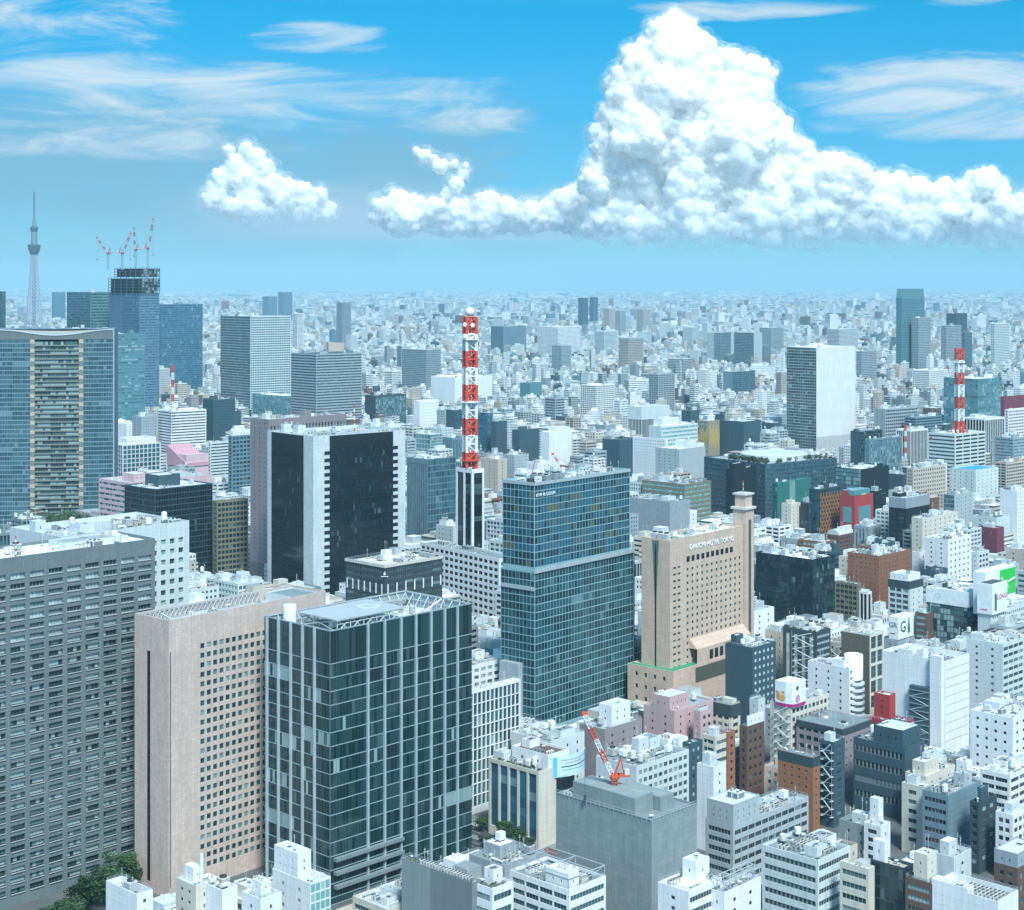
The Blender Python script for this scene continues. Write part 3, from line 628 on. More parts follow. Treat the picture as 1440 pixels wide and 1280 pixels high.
# --- beige hotel slab with slim stair tower and podium
b = bldg('hotel', 'beige hotel slab with small windows, roof sign and slim stair tower at its far end', 902, 942, 760, 1045, 1005, 'blank/punch:4.75,3.6', 'tan', 'dark', 2, 'white', th=49, wk='sheet', n=20, pent=False, par=1.2, short='the beige hotel')
def beige_hotel(b):
    H, wa, wb, rng = b.H, b.wa, b.wb, b.rng; mb = MB(); panes = []; side = []
    facade(mb, (0,wb,0), (0,-1), (-1,0), wb, 0, H, None, rng)
    facade(mb, (0,0,0), (1,0), (0,-1), 13, 0, H, (4.6,.66,3.62,.34,4.5,14,24,.3), rng, side)
    facade(mb, (13,0,0), (1,0), (0,-1), wa-13, 0, H, (4.7,.38,3.62,.44,1.2,16.2,27,.3), rng, panes)
    mb.quad((wa,0,0),(wa,wb,0),(wa,wb,H),(wa,0,H)); mb.quad((wa,wb,0),(0,wb,0),(0,wb,H),(wa,wb,H)); rim(mb, 0, wa, 0, wb, H, 1.2, .5)
    for o in list(b.root.children):
        if o.name.split('.')[0] == 'window': bpy.data.objects.remove(o)
    b.wall.data = mb.mesh('wall', [wall_mat('sheet'), glass_mat('dark')])
    put_windows(b.root, side, 0, 'dark', rng, 'corner_window'); put_windows(b.root, panes, 0, 'dark', rng, 'window', 100)
    lettering(b.root, 'DAI-ICHI HOTEL TOKYO', (wa*.56, -.25, H-6.2), 'R', 3.9, flat_mat('sign_white', (.8,.84,.84)), depth=.15)
    for i in range(10): lbox(b, 'crown_window', 15.5+i*4.7, 18.3+i*4.7, -.1, .2, H-13.6, H-10.6, glass_mat('black'))
    mb = MB(); mb.poly([(-.04,wb*.62,H-1),(-.04,wb*.38,H-1),(-.04,wb*.47,H-33),(-.04,wb*.53,H-33)]); mb.obj('green_wedge', flat_mat('patina', (.10,.17,.14)), b.root)
    lbox(b, 'glazed_slot', -.06, .1, wb*.475, wb*.525, 22, H-3, glass_mat('black'))
    # stair tower with cap
    tx0, tx1 = wa+.3, wa+9; mb = MB(); mb.box(tx0, tx1, -1.5, 7, 0, H+9); mb.obj('stair_tower', wall_mat('sheet'), b.root, 'tan')
    lbox(b, 'tower_slot', tx0+3, tx0+5.6, -1.6, -1.3, 20, H+3, flat_mat('bronze', (.09,.10,.075), .4))
    lbox(b, 'tower_cornice', tx0-1, tx1+1, -2.5, 8, H+9, H+10.2, flat_mat('pale_stone', (.62,.60,.55)))
    lbox(b, 'tower_cap', tx0+.8, tx1-.8, -.7, 6.2, H+10.2, H+17, wall_mat('plain'), 'tan')
    lbox(b, 'cap_cornice', tx0-.2, tx1+.2, -1.7, 7.2, H+17, H+18, flat_mat('pale_stone', (.62,.60,.55)))
    stripe_mast(b.root, (tx0+tx1)/2, 3, H+18, 7, .4, 5)
    # helipad and podium
    mb = MB(); cx, cy, z = 12, wb/2, b.zr
    mb.quad((cx-8,cy-5,z+.006),(cx+8,cy-5,z+.006),(cx+8,cy+5,z+.006),(cx-8,cy+5,z+.006),0)
    for a in range(20):
        t0, t1 = 2*math.pi*a/20, 2*math.pi*(a+1)/20
        mb.quad((cx+2.6*math.cos(t0),cy+2.6*math.sin(t0),z+.014),(cx+4.2*math.cos(t0),cy+4.2*math.sin(t0),z+.014),(cx+4.2*math.cos(t1),cy+4.2*math.sin(t1),z+.014),(cx+2.6*math.cos(t1),cy+2.6*math.sin(t1),z+.014),1)
    mb.obj('helipad', [flat_mat('pad_green', (.08,.33,.19)), flat_mat('pad_orange', (.62,.30,.18))], b.root)
    mb = MB(); P = []; hp = 24.5
    facade(mb, (-4.5,wb+6,0),(0,-1),(-1,0), wb+11.5, 0, hp, (6.2,.28,6.5,.36,3,2,3,.4), rng, P); facade(mb, (-4.5,-5.5,0),(1,0),(0,-1), wa+18, 0, hp, None, rng)
    mb.quad((wa+13.5,-5.5,0),(wa+13.5,wb+6,0),(wa+13.5,wb+6,hp),(wa+13.5,-5.5,hp)); rect_quad(mb, -4.5, wa+13.5, -5.5, wb+6, hp)
    o = mb.obj('podium', [wall_mat('sheet'), glass_mat('dark')], b.root, 'tan'); put_windows(b.root, P, -math.pi/2, 'dark', rng, 'podium_window')
    mb = MB(); rect_quad(mb, -4, 22, -5, -.1, hp+.01); rect_quad(mb, -4, -.1, -.1, wb+5.5, hp+.01); mb.obj('podium_deck', flat_mat('deck_green', (.03,.30,.16)), b.root)
    mb = MB(); mb.poly([(18,-.05,hp+13),(wa,-.05,hp+13),(wa,-5.2,hp+8),(18,-5.2,hp+8)]); mb.poly([(18,-.05,hp+13),(18,-5.2,hp+8),(18,-.05,hp+8)]); mb.quad((18,-5.2,hp+8),(wa,-5.2,hp+8),(wa,-5.2,hp),(18,-5.2,hp)); mb.obj('sloped_canopy', wall_mat('sheet'), b.root, 'tan')
    for i in range(6): lbox(b, 'canopy_window', 30+i*5, 33+i*5, -5.4, -5.0, hp+1, hp+6, glass_mat('black'))
    lbox(b, 'dark_fascia', 16, wa+12, -6.0, -5.4, hp-9, hp-1.5, flat_mat('bronze', (.09,.10,.075), .4))
beige_hotel(b)
# --- dark tower with pale stone piers
b = bldg('office_tower', 'black glass tower framed by broad pale stone corner piers with notched edges', 376, 440.5, 614, 570, 880, 'blank/blank', 'pale', 'black', 2, 'light', th=41, wk='panel', n=24, pent=True, par=2.0, short='the black tower with pale piers')
def black_tower(b):
    H, wa, wb, rng = b.H, b.wa, b.wb, b.rng; mb = MB(); zt = H-.4
    pr = style('curtain:1.5,4.0'); pr[4:7] = [.05, 8, 2]
    a0, a1 = wa*.17, wa*.86
    facade(mb, (a0,-.25,0),(1,0),(0,-1), a1-a0, 0, zt, pr, rng); b0, b1 = wb*.20, wb*.90
    facade(mb, (-.25,b1,0),(0,-1),(-1,0), b1-b0, 0, zt, pr, rng); o = mb.obj('glazed_bay', [flat_mat('black_frame', (.012,.018,.022), .3), glass_mat('black')], b.root)
    rows = int((H-14)/4.9)
    for i in range(rows):
        z = H-13-i*4.9
        for x in (a0-4.2, a1-.2): lbox(b, 'pier_notch', x, x+4.4, -.28, .1, z, z+2.3, flat_mat('black_frame', (.012,.018,.022), .3))
    stripe_mast(b.root, 6, wb*.62, b.zr, 17, .8); stripe_mast(b.root, wa*.72, wb*.55, b.zr, 19, .8)
black_tower(b)
# --- shrouded building under demolition with luffing crane
b = bldg('shrouded_building', 'building wrapped in flat grey construction sheeting with a crane on its roof', 782, 916, 1154, 980, 1338, 'blank', 'ash', 'dark', 2, 'mid', wk='sheet', n=6, pent=False, par=.8, short='the grey sheeted building')
shroud = b
for x0, x1, y0, y1, h, c in ((0.03,.42,.18,.83,6.5,'ash'), (.45,.75,.12,.5,5.0,'ash'), (.5,.7,.55,.8,3.5,'white')):
    mb = MB(); X0, X1, Y0, Y1 = x0*b.wa, x1*b.wa, y0*b.wb, y1*b.wb; z = b.zr
    mb.box(X0, X1, Y0, Y1, z, z+h); rect_quad(mb, X0+.5, X1-.5, Y0+.5, Y1-.5, z+h+.02, 1); mb.obj('sheeted_stack', [wall_mat('sheet'), roof_mat()], b.root, c)
mb = MB()
for y in np.linspace(0, b.wb, 22): mb.bar((-.3,y,b.H-1),(-.3,y,b.H+1.4),.12)
for x in np.linspace(0, b.wa, 14): mb.bar((x,-.3,b.H-1),(x,-.3,b.H+1.4),.12)
for z in (b.H+.4, b.H+1.3): mb.bar((-.3,0,z),(-.3,b.wb,z),.12); mb.bar((0,-.3,z),(b.wa,-.3,z),.12)
mb.obj('scaffold_rail', STEEL(), b.root)
for i in range(12): 
    mb = MB(); u, v = b.rng.uniform(.45,.95), b.rng.uniform(.1,.95); mb.bar((u*b.wa-3,v*b.wb,b.zr+.4),(u*b.wa+3,v*b.wb+b.rng.uniform(-1,1),b.zr+.7),.35); mb.obj('steel_beam', STEEL(), b.root)

# ================================================================== cranes, masts, far landmark tower
RW = [(.62,.10,.045), (.74,.77,.77)]; RWF = [(.40,.11,.09), (.50,.55,.58)]
def lattice(mb, p, q, w0, w1, n, bw):
    """four-chord lattice between two points"""
    p, q = Vector(p), Vector(q); d = (q-p).normalized(); a = d.cross(Vector((0,0,1))); a = Vector((1,0,0)) if a.length < .1 else a.normalized(); c = d.cross(a)
    def ring(t): o = p.lerp(q, t); w_ = (w0+(w1-w0)*t)/2; return [o+a*w_+c*w_, o-a*w_+c*w_, o-a*w_-c*w_, o+a*w_-c*w_]
    R0 = ring(0)
    for i in range(n):
        R1 = ring((i+1)/n)
        for k in range(4): mb.bar(R0[k], R1[k], bw); mb.bar(R0[k], R1[(k+1)%4], bw*.6); mb.bar(R1[k], R1[(k+1)%4], bw*.6)
        R0 = R1
def luffing_crane(label, base, mast_h, jib, sc=1.0, col=RW, group=None, mast_col=(.45,.52,.54)):
    root = empty('tower_crane', base, 0, label, 'crane', group)
    mb = MB(); lattice(mb, (0,0,0), (0,0,mast_h), 2.2*sc, 2.2*sc, max(2, int(mast_h/(3*sc))), .32*sc); mb.obj('mast', paint_mat(), root, mast_col)
    z = mast_h; s = -1 if jib[0] > 0 else 1
    mb = MB(); mb.lathe([(1.8*sc,z),(2.1*sc,z+.8*sc),(2.1*sc,z+1.4*sc)], 12); mb.box(-2*sc,2*sc,-1.8*sc,1.8*sc,z+1.4*sc,z+2.2*sc); mb.box(s*2*sc-.6*sc, s*6*sc+.6*sc, -1.6*sc, 1.6*sc, z+1.4*sc, z+2.2*sc); mb.obj('slewing_deck', paint_mat(), root, col[0])
    lbb = MB(); lbb.box(s*4.2*sc, s*6.2*sc, -1.5*sc, 1.5*sc, z+2.2*sc, z+4.2*sc); lbb.obj('counterweight', paint_mat(), root, (.55,.58,.58))
    mb = MB(); mb.box(-s*1.2*sc, -s*2.8*sc, .6*sc, 2.2*sc, z+2.2*sc, z+4.6*sc); mb.obj('cab', paint_mat(), root, (.7,.74,.74))
    mb = MB(); top = Vector((s*2.6*sc, 0, z+9*sc))
    for y in (-1, 1): mb.bar((0,y*sc,z+2*sc), top, .4*sc); mb.bar((s*4*sc,y*sc,z+2*sc), top, .4*sc)
    mb.obj('tower_head', paint_mat(), root, col[0])
    p = Vector((-s*1.4*sc, 0, z+2.4*sc)); q = p + Vector(jib); k = 5
    for i in range(k):
        mb = MB(); lattice(mb, p.lerp(q, i/k), p.lerp(q, (i+1)/k), 1.7*sc, 1.7*sc, 3, .30*sc); mb.obj('jib_section', paint_mat(), root, col[(i+1) % 2])
    mb = MB(); mb.box(q.x-1.2*sc, q.x+1.2*sc, -1*sc, 1*sc, q.z-.6*sc, q.z+1.2*sc); mb.obj('jib_head', paint_mat(), root, col[0])
    mb = MB(); mb.bar(top, q, .12*sc); mb.bar(q, (q.x, q.y, z-6*sc), .10*sc); mb.box(q.x-.5*sc,q.x+.5*sc,q.y-.5*sc,q.y+.5*sc,z-8*sc,z-6*sc); mb.obj('hoist_rope', DARKM(), root)
    return root
ca = shroud.root.matrix_basis if False else Matrix.Translation((shroud.X, shroud.D, 0)) @ Matrix.Rotation(shroud.th, 4, 'Z')
cp = ca @ Vector((shroud.wa*.30, shroud.wb*.52, shroud.zr + 6.5))
luffing_crane('red and white luffing crane standing on the grey sheeted building', cp, 2.0, (-9.5, -2, 21), .85, mast_col=(.62,.10,.045))
tt = at(797, 668, 1180); luffing_crane('small red and white crane rising behind the two-tier glass hotel', (tt.x, tt.y, 40), tt.z-40, (-9, 0, 13), .8)
# ================================================================== the other buildings of the picture
# left corner, front corner, its roof row, right corner, row of its foot | face styles | colour | glass | detail | roof | name | label | options
TABLE = '''
650 652 975 732 1150|blank/pilot:2.6,5.2|white|pale|2|pale|office_block|white office block with tall close-set fins behind the finned glass tower|short=the white finned block;glassR=teal;seed=4
486 541 796 622 950|wide:7,4/wide:7,4|dark|dark|1|cream|hotel|dark grey hotel with a cream roof rim in front of the black tower|n=16;short=the dark grey hotel;sign=D
352 378 590 487 840|few/vert:3,|mauve|dark|1|light|office_tower|mauve ribbed tower standing behind the black tower with pale piers|wk=ribs;n=14;short=the mauve tower
591 702 786 730 890|mid:5.6,4.4/mid:5,4.4|white|black|1|mid|exchange_building|white building with a grid of dark windows under the red and white mast|th=38;n=10;short=the white block below the mast;pent=0
641 664 660 681 868|pilot:9,/pilot:13,|white|black|1|light|mast_tower|white tower with tall black window strips carrying the big red and white mast|th=40;n=2;short=the mast tower;pent=0;lift=10
572 601 646 641 800|vert:2.6,/fine:3,5|bluegrey|sheer|1|pale|office_block|blue ribbed glass block just right of the black tower|n=12;wk=ribs
687 757 1085 785 1195|pilot:5.5,/blank|cream|blue|1|mid|office_block|small block with teal glass between stone columns facing the street|n=10;short=the teal-columned block;garden=1
720 770 1062 800 1190|few/few|white|dark|2|brown|office_block|white block with a brown flat roof behind the teal-columned block|n=5
719 774 1043 822 1150|blank/few|pale|dark|1|light|plant_building|pale oblong building with an open steel roof frame beside the white finned block|n=12
776 789 1095 808 1188|blank/fine|black|black|1|mid|office_block|narrow black glass building with a curved white and cyan hoarding on its roof|n=3;pent=0;curved=1
838 895 1078 969 1180|blank/mid:3.3,3.8|pale|curtain|2|mid|office_block|pale office with a dark roof and rows of paired windows behind the sheeted building|n=18;short=the dark-roofed office
815 850 1026 903 1135|blank/few|mauve|dark|1|light|plant_building|low building with a tall white plant room in front of the two-tier glass hotel|n=12;boxes=.25,.75,.1,.6,9,white
905 948 1000 1003 1092|few/few|pink|dark|1|steel|apartment_block|pink rendered building with stepped roof terraces below the beige hotel|n=12;boxes=.0,.5,.15,.7,6,pink
966 970 1046 988 1150|blank/punch:3.2,3.6|slate|curtain|2|pale|office_block|narrow slate building with pale windows beside the dark-roofed office|n=4
987 1006 1036 1023 1140|wide:4,3.6/ribbon|cream|teal|2|light|office_block|narrow cream building with green window bands next to the narrow slate building|n=5
1022 1024 1030 1034 1135|blank/punch:3,3.6|orange|dark|2|light|office_block|thin orange brick building wedged between cream and dark brown neighbours|n=2
1043 1050 1022 1075 1125|punch:3,3.8/punch:4,3.8|brown|dark|2|light|office_block|dark brown brick building with a white billboard frame on its roof|n=5;boxes=.05,.95,.0,.12,4.5,white
975 985 1001 1003 1095|few/punch|pink|dark|1|pale|apartment_block|small pink building with three tall windows behind the cream building|n=4
997 1028 992 1041 1078|mid/mid|cream|dark|1|pale|apartment_block|small cream corner building with a crowd of white tanks on top|n=9;dark=6
1054 1066 984 1076 1072|few/few|pale|dark|1|green|office_block|small pale building with green roof netting beside the billboard building|n=4
925 968 1254 1015 1400|few/ribbon:,4|white|dark|2|white|apartment_block|white building with a railed roof terrace at the bottom edge, beside the sheeted building|n=5;rail=1;short=the railed white building;boxes=.55,.95,.35,.8,6,white
998 1018 1256 1070 1390|few/few|white|dark|2|steel|office_block|white windowless building with steel framing on its roof near the bottom edge|n=8;frame=1
992 1031 1162 1137 1262|wide:8,3.7/wide:4.4,3.7|light|dark|2|light|office_block|grey tiled office with a tall blank stair block on its front corner|n=26;boxes=.0,.34,.0,.95,8,light;short=the grey tiled office
1072 1150 1210 1196 1330|ribbon:,4.1/ribbon:,4.1|pearl|teal|2|mid|office_block|square office block banded in white and green glass with rows of roof chillers|n=24;short=the white and green banded office;chill=1
980 1003 1079 1021 1200|blank/few|white|dark|1|light|stair_tower|tall white tiled block with a cream side standing over the roofs|n=2
1094 1143 1066 1153 1172|small/small|orange|dark|2|mid|office_block|orange brick block under a dark flat roof beside the fire-escape tower|n=10;dark=4
1152 1172 1044 1188 1165|balcony:9,3.4/punch:6,3.4|slate|teal|2|pale|office_block|slim slate tower with zigzag fire-escape stairs down its left side|n=5;stairs=L;short=the fire-escape tower
1120 1185 1026 1226 1118|mid:4,4/small|mauve|dark|2|pale|office_block|brown block with a sunken plant roof below the striped dark building|n=18;par=3;dark=3
1200 1272 1052 1300 1155|ribbon:,7/slit:,5|slate|dark|2|light|office_block|wide dark grey stepped office below the red roofs|n=22;boxes=.05,.95,.05,.62,7,slate;short=the dark stepped office
1083 1112 992 1165 1102|stair/mid:3.4,4|cream|dark|2|steel|office_block|cream office with a round-cornered pictorial billboard on its roof corner|n=12;billboard=1;short=the billboard office;stairs=L
1020 1058 911 1091 1030|blank/punch:3.6,4.0|slate|bright|2|light|hotel|blue-grey hotel block with rows of small white windows|n=12;short=the blue-grey hotel
1101 1148 889 1168 985|vert:4.6,/ribbon|dark|bright|1|mid|office_block|dark block with white vertical window stripes and a planted roof edge|n=10;garden=1;stairs=L;short=the striped dark building
1136 1194 940 1211 1035|few/balcony:9,3.2|white|dark|2|light|office_block|white building with a round drum on its roof corner and curved balconies|n=14;drum=1;short=the white drum building
1183 1223 893 1243 1010|blank/big:5.4,8.4|cream|dark|2|pale|office_block|tall block with a cream gridded front and a brown side wall|n=14;leftcol=1;short=the brown and cream block
1242 1329 930 1363 1065|blank/slit:,4.6|white|black|2|light|office_block|large white block ruled with thin black lines and a planted roof well|n=14;par=3;garden=1;core=1;short=the white slit block
1359 1410 906 1440 1000|few/wide|pale|teal|2|light|office_block|pale grey block with a rounded end and a green glass strip|n=22;seed=12
1364 1424 1010 1480 1130|small:5,4/small:6,4|white|dark|2|pale|apartment_block|broad white block with paired small windows at the right edge|n=20;short=the broad white block
1222 1268 1018 1285 1098|blank|red|dark|1|steel|rooftop_hall|low red-walled building in front of the white slit block|n=10;boxes=.35,.85,.5,.98,11,red;par=2.5
1181 1221 1222 1227 1345|ribbon:,3.9/blank|cream|curtain|2|pale|office_block|cream framed building with black ribbon windows near the bottom edge|n=6
1224 1271 1221 1284 1350|fine:1.7,4/fine|dark|dark|1|sand|office_block|dark glass building with thin floor lines near the bottom edge|n=8;boxes=.1,.5,.6,.95,7,white;short=the dark gridded building
1273 1311 1243 1326 1370|ribbon:,3.5/few|brown|curtain|2|pale|office_block|brown banded building with cream edges and a white roof hut|n=5;boxes=.05,.95,.2,.7,9,cream
1310 1403 1268 1432 1400|blank/blank|white|dark|2|steel|office_block|large plain white box with rows of chillers sunk in its roof|n=6;par=3;chill=1;boxes=.0,.3,.45,1.0,1.5,white;short=the plain white box
1297 1333 1119 1380 1222|ribbon:,4.2/slit:,2.6|bluegrey|black|2|mid|office_block|block with a blue-grey banded front and a black lined side|n=14;wkside=1;short=the blue-grey banded block
1268 1298 1107 1312 1205|punch:5,4/blank|cream|dark|2|pale|apartment_block|cream building with scattered black windows beside the blue-grey banded block|n=6
1273 1302 1092 1342 1172|few/few|cream|dark|1|pale|apartment_block|stepped cream building with roof terraces behind the blue-grey banded block|n=12;boxes=.1,.6,.2,.8,5,cream
1369 1377 1129 1402 1230|grid/punch:6,3.6|dark|curtain|2|dark|office_block|dark green building with tall pale windows and a roof signboard|n=4;boxes=.2,.6,.2,.6,5,slate
1400 1424 1146 1446 1240|mid:3.4,3.6/mid|white|dark|2|pale|office_block|white round-cornered building with dark square windows at the right edge|n=8
1398 1431 1221 1462 1310|punch/punch:4,4|brown|teal|2|pale|office_block|dark brown building with a glazed roof storey at the bottom right|n=6;boxes=.0,1,.0,1,5,steel
1180 1224 1163 1242 1222|few/few|ash|dark|1|mid|apartment_block|dark grey terraced building stepping back up its left side|n=8;terrace=1
1215 1238 1162 1252 1228|mid/few|white|dark|1|light|apartment_block|white building with a slanted gable wall among the small roofs|n=8;boxes=.5,.95,.4,.95,9,white
1313 1341 1206 1366 1300|blank/few|pale|dark|1|steel|office_block|pale blue-grey block with white tanks behind the plain white box|n=12
1378 1420 1090 1458 1178|wide/wide|white|dark|1|pale|apartment_block|white stepped apartment block with long balconies at the right edge|n=14
565 664 1242 676 1390|blank|ash|dark|1|light|office_block|blank greenish concrete building with chillers on its roof at the bottom edge|n=24;chill=1;garden=1;wk=lines;short=the blank concrete building
664 692 1250 722 1396|ribbon:,4.5/ribbon:,4.5|white|teal|2|mid|office_block|white building with rounded bands and planted balcony boxes at the bottom edge|n=4;garden=1
717 800 1252 852 1378|wide/ribbon:,4|white|teal|2|mid|office_block|white stepped building with a row of twelve chillers and a stair block|n=14;chill=1;boxes=.02,.3,.02,.4,5,white;frame=0;short=the white chiller building
149 192 1258 215 1400|blank/small|white|dark|1|steel|apartment_block|small white tower with two round tanks at its side, bottom left|n=5;par=2
247 275 1246 300 1385|small/few|cream|dark|1|pale|apartment_block|cream hut-topped building beside the pink granite tower base|n=6
272 312 1252 334 1392|blank|white|dark|1|white|plant_building|white plant room with fat white ducts on its roof at the bottom edge|n=8;duct=1
383 436 1242 465 1376|few/fine:2,3.4|white|mint|1|pale|apartment_block|white building with a stacked roof hut and glass front below the finned glass tower|n=8;boxes=.05,.7,.35,.98,8,white
340 366 1264 396 1402|few|white|dark|1|light|apartment_block|small white building with a brown water tower at the bottom edge|n=9
1063 1143 787 1174 900|curtain:2.2,4/curtain:2.2,4|black|dark|1|white|office_block|wide black glass office with a white roof beside the beige hotel|n=20;short=the black glass office;sign=L
1192 1236 782 1281 868|small:3.6,3.5/small:3.6,3.5|brick|dark|2|pale|hotel|red-brown brick hotel with a rounded corner and rows of small windows|n=22;capw=60;short=the brick hotel
1174 1206 822 1211 890|grid:3.2,3.6/grid|olive|dark|2|pale|office_block|olive framed narrow office between the black glass office and the brick hotel|n=10;capw=50
1208 1220 833 1226 892|pilot:3,/pilot:3,|white|black|1|pale|office_block|slim white building with black vertical strips below the brick hotel|n=3
1181 1202 698 1228 765|blank|red|mint|1|green|shop_building|bright red building with two large pale windows near its top|n=4;redwin=1;short=the bright red building
1250 1274 702 1307 790|mid:7,4.4/blank|black|dark|1|pale|office_block|black office block with a silver upper storey right of the red building|n=8;top=8;short=the silver-topped black block
1282 1297 729 1347 815|few/few|cream|dark|1|pale|shop_building|cream windowless store with rooftop rails behind the white block|n=8;rail=1
1300 1333 759 1366 845|few/small:6,4.4|white|black|1|pale|shop_building|white store block with scattered black slots right of the brick hotel|n=12;short=the white store block
1375 1402 743 1412 800|few/few|maroon|blue|1|brown|office_block|maroon block with a glazed strip near the right edge|n=5;short=the maroon block
1406 1430 690 1446 770|blank/small|white|dark|1|white|office_block|tall white block at the right edge behind the maroon block|n=4
1327 1342 696 1368 762|curtain/few|light|sheer|1|light|office_block|grey-sided glass block left of the tall white block|n=5
1086 1093 679 1140 745|curtain/blank|green|teal|1|pale|office_block|dark green windowless block with a pale centre stripe|n=4;gstripe=1;short=the dark green block
1138 1151 688 1186 762|curtain/pilot:2.6,|dark|gold|1|mid|office_block|dark block with orange vertical louvres beside the red building|n=8;louvre=1
1144 1160 663 1181 722|few/few|white|dark|1|pale|shop_building|white hall with a square dark opening behind the orange-louvred block|n=4
1175 1211 660 1250 732|curtain:3,4/blank|black|pale|1|pale|office_block|block half pale glass and half black wall behind the red building|n=8
1220 1232 691 1246 748|blank/ribbon|black|dark|1|dark|shop_building|black block with a small white roof sign behind the red building|n=3
1163 1180 753 1200 796|punch/punch|brown|dark|1|pale|hall|barrel-roofed brown hall with white skylights near the red building|barrel=1;n=0
1201 1222 741 1239 782|vert:3,/vert|steel|pale|1|pale|office_block|grey building like a bundle of cylinders below the red building|n=6
1099 1112 709 1126 762|few|cream|dark|1|cream|shop_building|cream round-cornered building with a dark band below the dark green block|n=2
1126 1138 707 1150 762|pilot:2,/pilot:2,|dark|dark|1|dark|office_block|thin dark building with vertical lines left of the orange-louvred block|n=2
1249 1279 818 1298 906|grid:5,3.6/few|pale|teal|2|pale|office_block|pale narrow tower with a dark side and white roof room below the brick hotel|n=6;boxes=.05,.95,.1,.95,4,white;dark=5
1295 1315 803 1333 872|few/ribbon|slate|dark|1|slate|shop_building|low slate building with a roof frame between two glass towers|n=6
1303 1361 834 1377 932|fine:2.2,3.6/fine:2.2,3.6|dark|curtain|1|pale|office_block|green glass office with a blank white sign band round its top|n=12;band=1;short=the white-banded glass office
1375 1394 862 1448 945|blank/punch:2.6,3.8|pearl|dark|2|light|office_block|pearl grey building carrying the white and green billboard boxes|n=6;bill2=1;short=the billboard-box building
1287 1303 863 1314 926|ribbon:,3.5/blank|brown|mint|2|pale|office_block|narrow dark brown building with white slabs between floors|n=3
1392 1420 882 1452 952|ribbon/ribbon|light|dark|1|light|office_block|grey concrete deck-roofed building with pipes at the right edge|n=16
1240 1262 900 1286 965|few|steel|dark|1|light|shop_building|low grey building carrying a white poster box on its roof|n=8;poster=1
1283 1293 777 1304 832|few|white|dark|1|white|shop_building|small round white building right of the brick hotel|n=2
1304 1314 781 1323 836|few|maroon|dark|1|maroon|shop_building|small maroon building left of the white store block|n=2
1360 1376 777 1391 836|small/mid|pale|teal|1|pale|office_block|small pale building beneath the maroon block|n=4
1391 1415 796 1433 852|small/small|light|dark|1|light|office_block|small building with a slanted grey roof by the maroon block|n=4
1106 1148 489 1203 640|curtain:3,4/blank|white|teal|1|white|office_tower|white windowless slab tower with a teal glass side, the tallest in the right middle|th=40;wk=ribs;n=4;short=the white windowless slab
1229 1245 575 1291 642|few/mid:4.4,4.4|steel|black|1|pale|office_block|grey office with a grid of dark windows and white roof huts|n=6;th=40
1272 1288 587 1324 642|ribbon/wide|bluegrey|dark|1|light|office_block|blue-grey banded office left of the striped mast building|n=4;th=40
1196 1208 607 1241 672|blank/curtain|slate|dark|1|steel|office_block|dark block with a flat steel roof below the white windowless slab|n=5;th=40
1216 1222 618 1268 684|vert/pilot:3,|bluegrey|pale|1|light|office_block|grey block with silver fins right of the dark flat-roofed block|n=6;th=40
1260 1280 605 1305 660|pilot:3,/pilot:3,|white|black|1|pale|office_block|white and black vertically striped block behind the thin red mast|n=4;th=40
1305 1343 611 1386 692|ribbon:,4.2/wide:14,4.2|pearl|dark|1|pale|broadcast_building|pale grey banded building carrying a red and white mast on its roof|n=6;th=42;short=the pale mast building;sign=R
1355 1385 589 1413 662|pilot:4,/pilot:4,|white|dark|1|pale|office_block|white block with blue vertical strips behind the pale mast building|n=4;th=42
1327 1375 533 1409 622|curtain:4,4/curtain:4,4|teal|pale|1|white|office_block|teal glass block behind the second red and white mast|n=5;th=42;short=the teal glass block
1407 1412 558 1452 642|blank|maroon|dark|1|maroon|office_block|dark red block behind a white windowed one at the right edge|n=3;th=42
1413 1418 576 1456 652|mid/mid:4,4|white|dark|1|pale|office_block|white office with paired dark windows in front of the dark red block|n=3;th=42
1399 1425 616 1452 684|ribbon/ribbon|steel|pale|1|pale|office_block|low pale blue ribbon-windowed office at the right edge|n=5;th=42
1399 1415 651 1452 704|balcony/mid|sand|dark|1|orange|apartment_block|sand building with an orange flat roof at the right edge|n=5;th=42
1337 1372 661 1404 715|few|pearl|dark|1|skyblue|shop_building|pale building with a bright blue roof below the pale mast building|n=1;pent=0;th=42
1275 1284 659 1330 718|punch/punch:4,4|sand|dark|1|pale|shop_building|cream building with punched windows left of the bright blue roof|n=8;th=42
990 1076 653 1177 732|ribbon:,4/ribbon:,4|slate|sheer|1|steel|department_store|long low slate store with a grove of trees along its roof|n=16;th=36;grove=1;short=the long roof-garden store
690 708 459 740 505|grid/punch|bluegrey|dark|0|pale|office_tower|wide grey block far off just right of the tall striped mast|n=2
756 785 460 816 512|mid/mid|white|dark|0|pale|apartment_block|pair of broad pale slabs in the middle distance|n=2
776 790 486 803 532|mid/mid|steel|sheer|0|pale|office_tower|slim blue-grey tower in front of the broad pale slabs|n=1
813 820 419 827 466|mid/mid|slate|sheer|0|slate|apartment_tower|farther of two slim dark towers near the horizon, mid picture|n=1
829 834 418 841 458|mid/mid|slate|sheer|0|slate|apartment_tower|nearer-right twin of two slim dark towers near the horizon|n=1
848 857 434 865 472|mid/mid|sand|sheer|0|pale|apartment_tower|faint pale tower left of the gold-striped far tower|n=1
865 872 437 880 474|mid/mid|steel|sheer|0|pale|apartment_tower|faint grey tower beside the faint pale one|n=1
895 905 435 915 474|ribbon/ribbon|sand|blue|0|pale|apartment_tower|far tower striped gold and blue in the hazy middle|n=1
870 884 476 905 528|grid:4,4/grid:4,4|sand|sheer|0|pale|hotel_tower|pale square tower with gold-framed window bays, middle distance|n=3;top=6
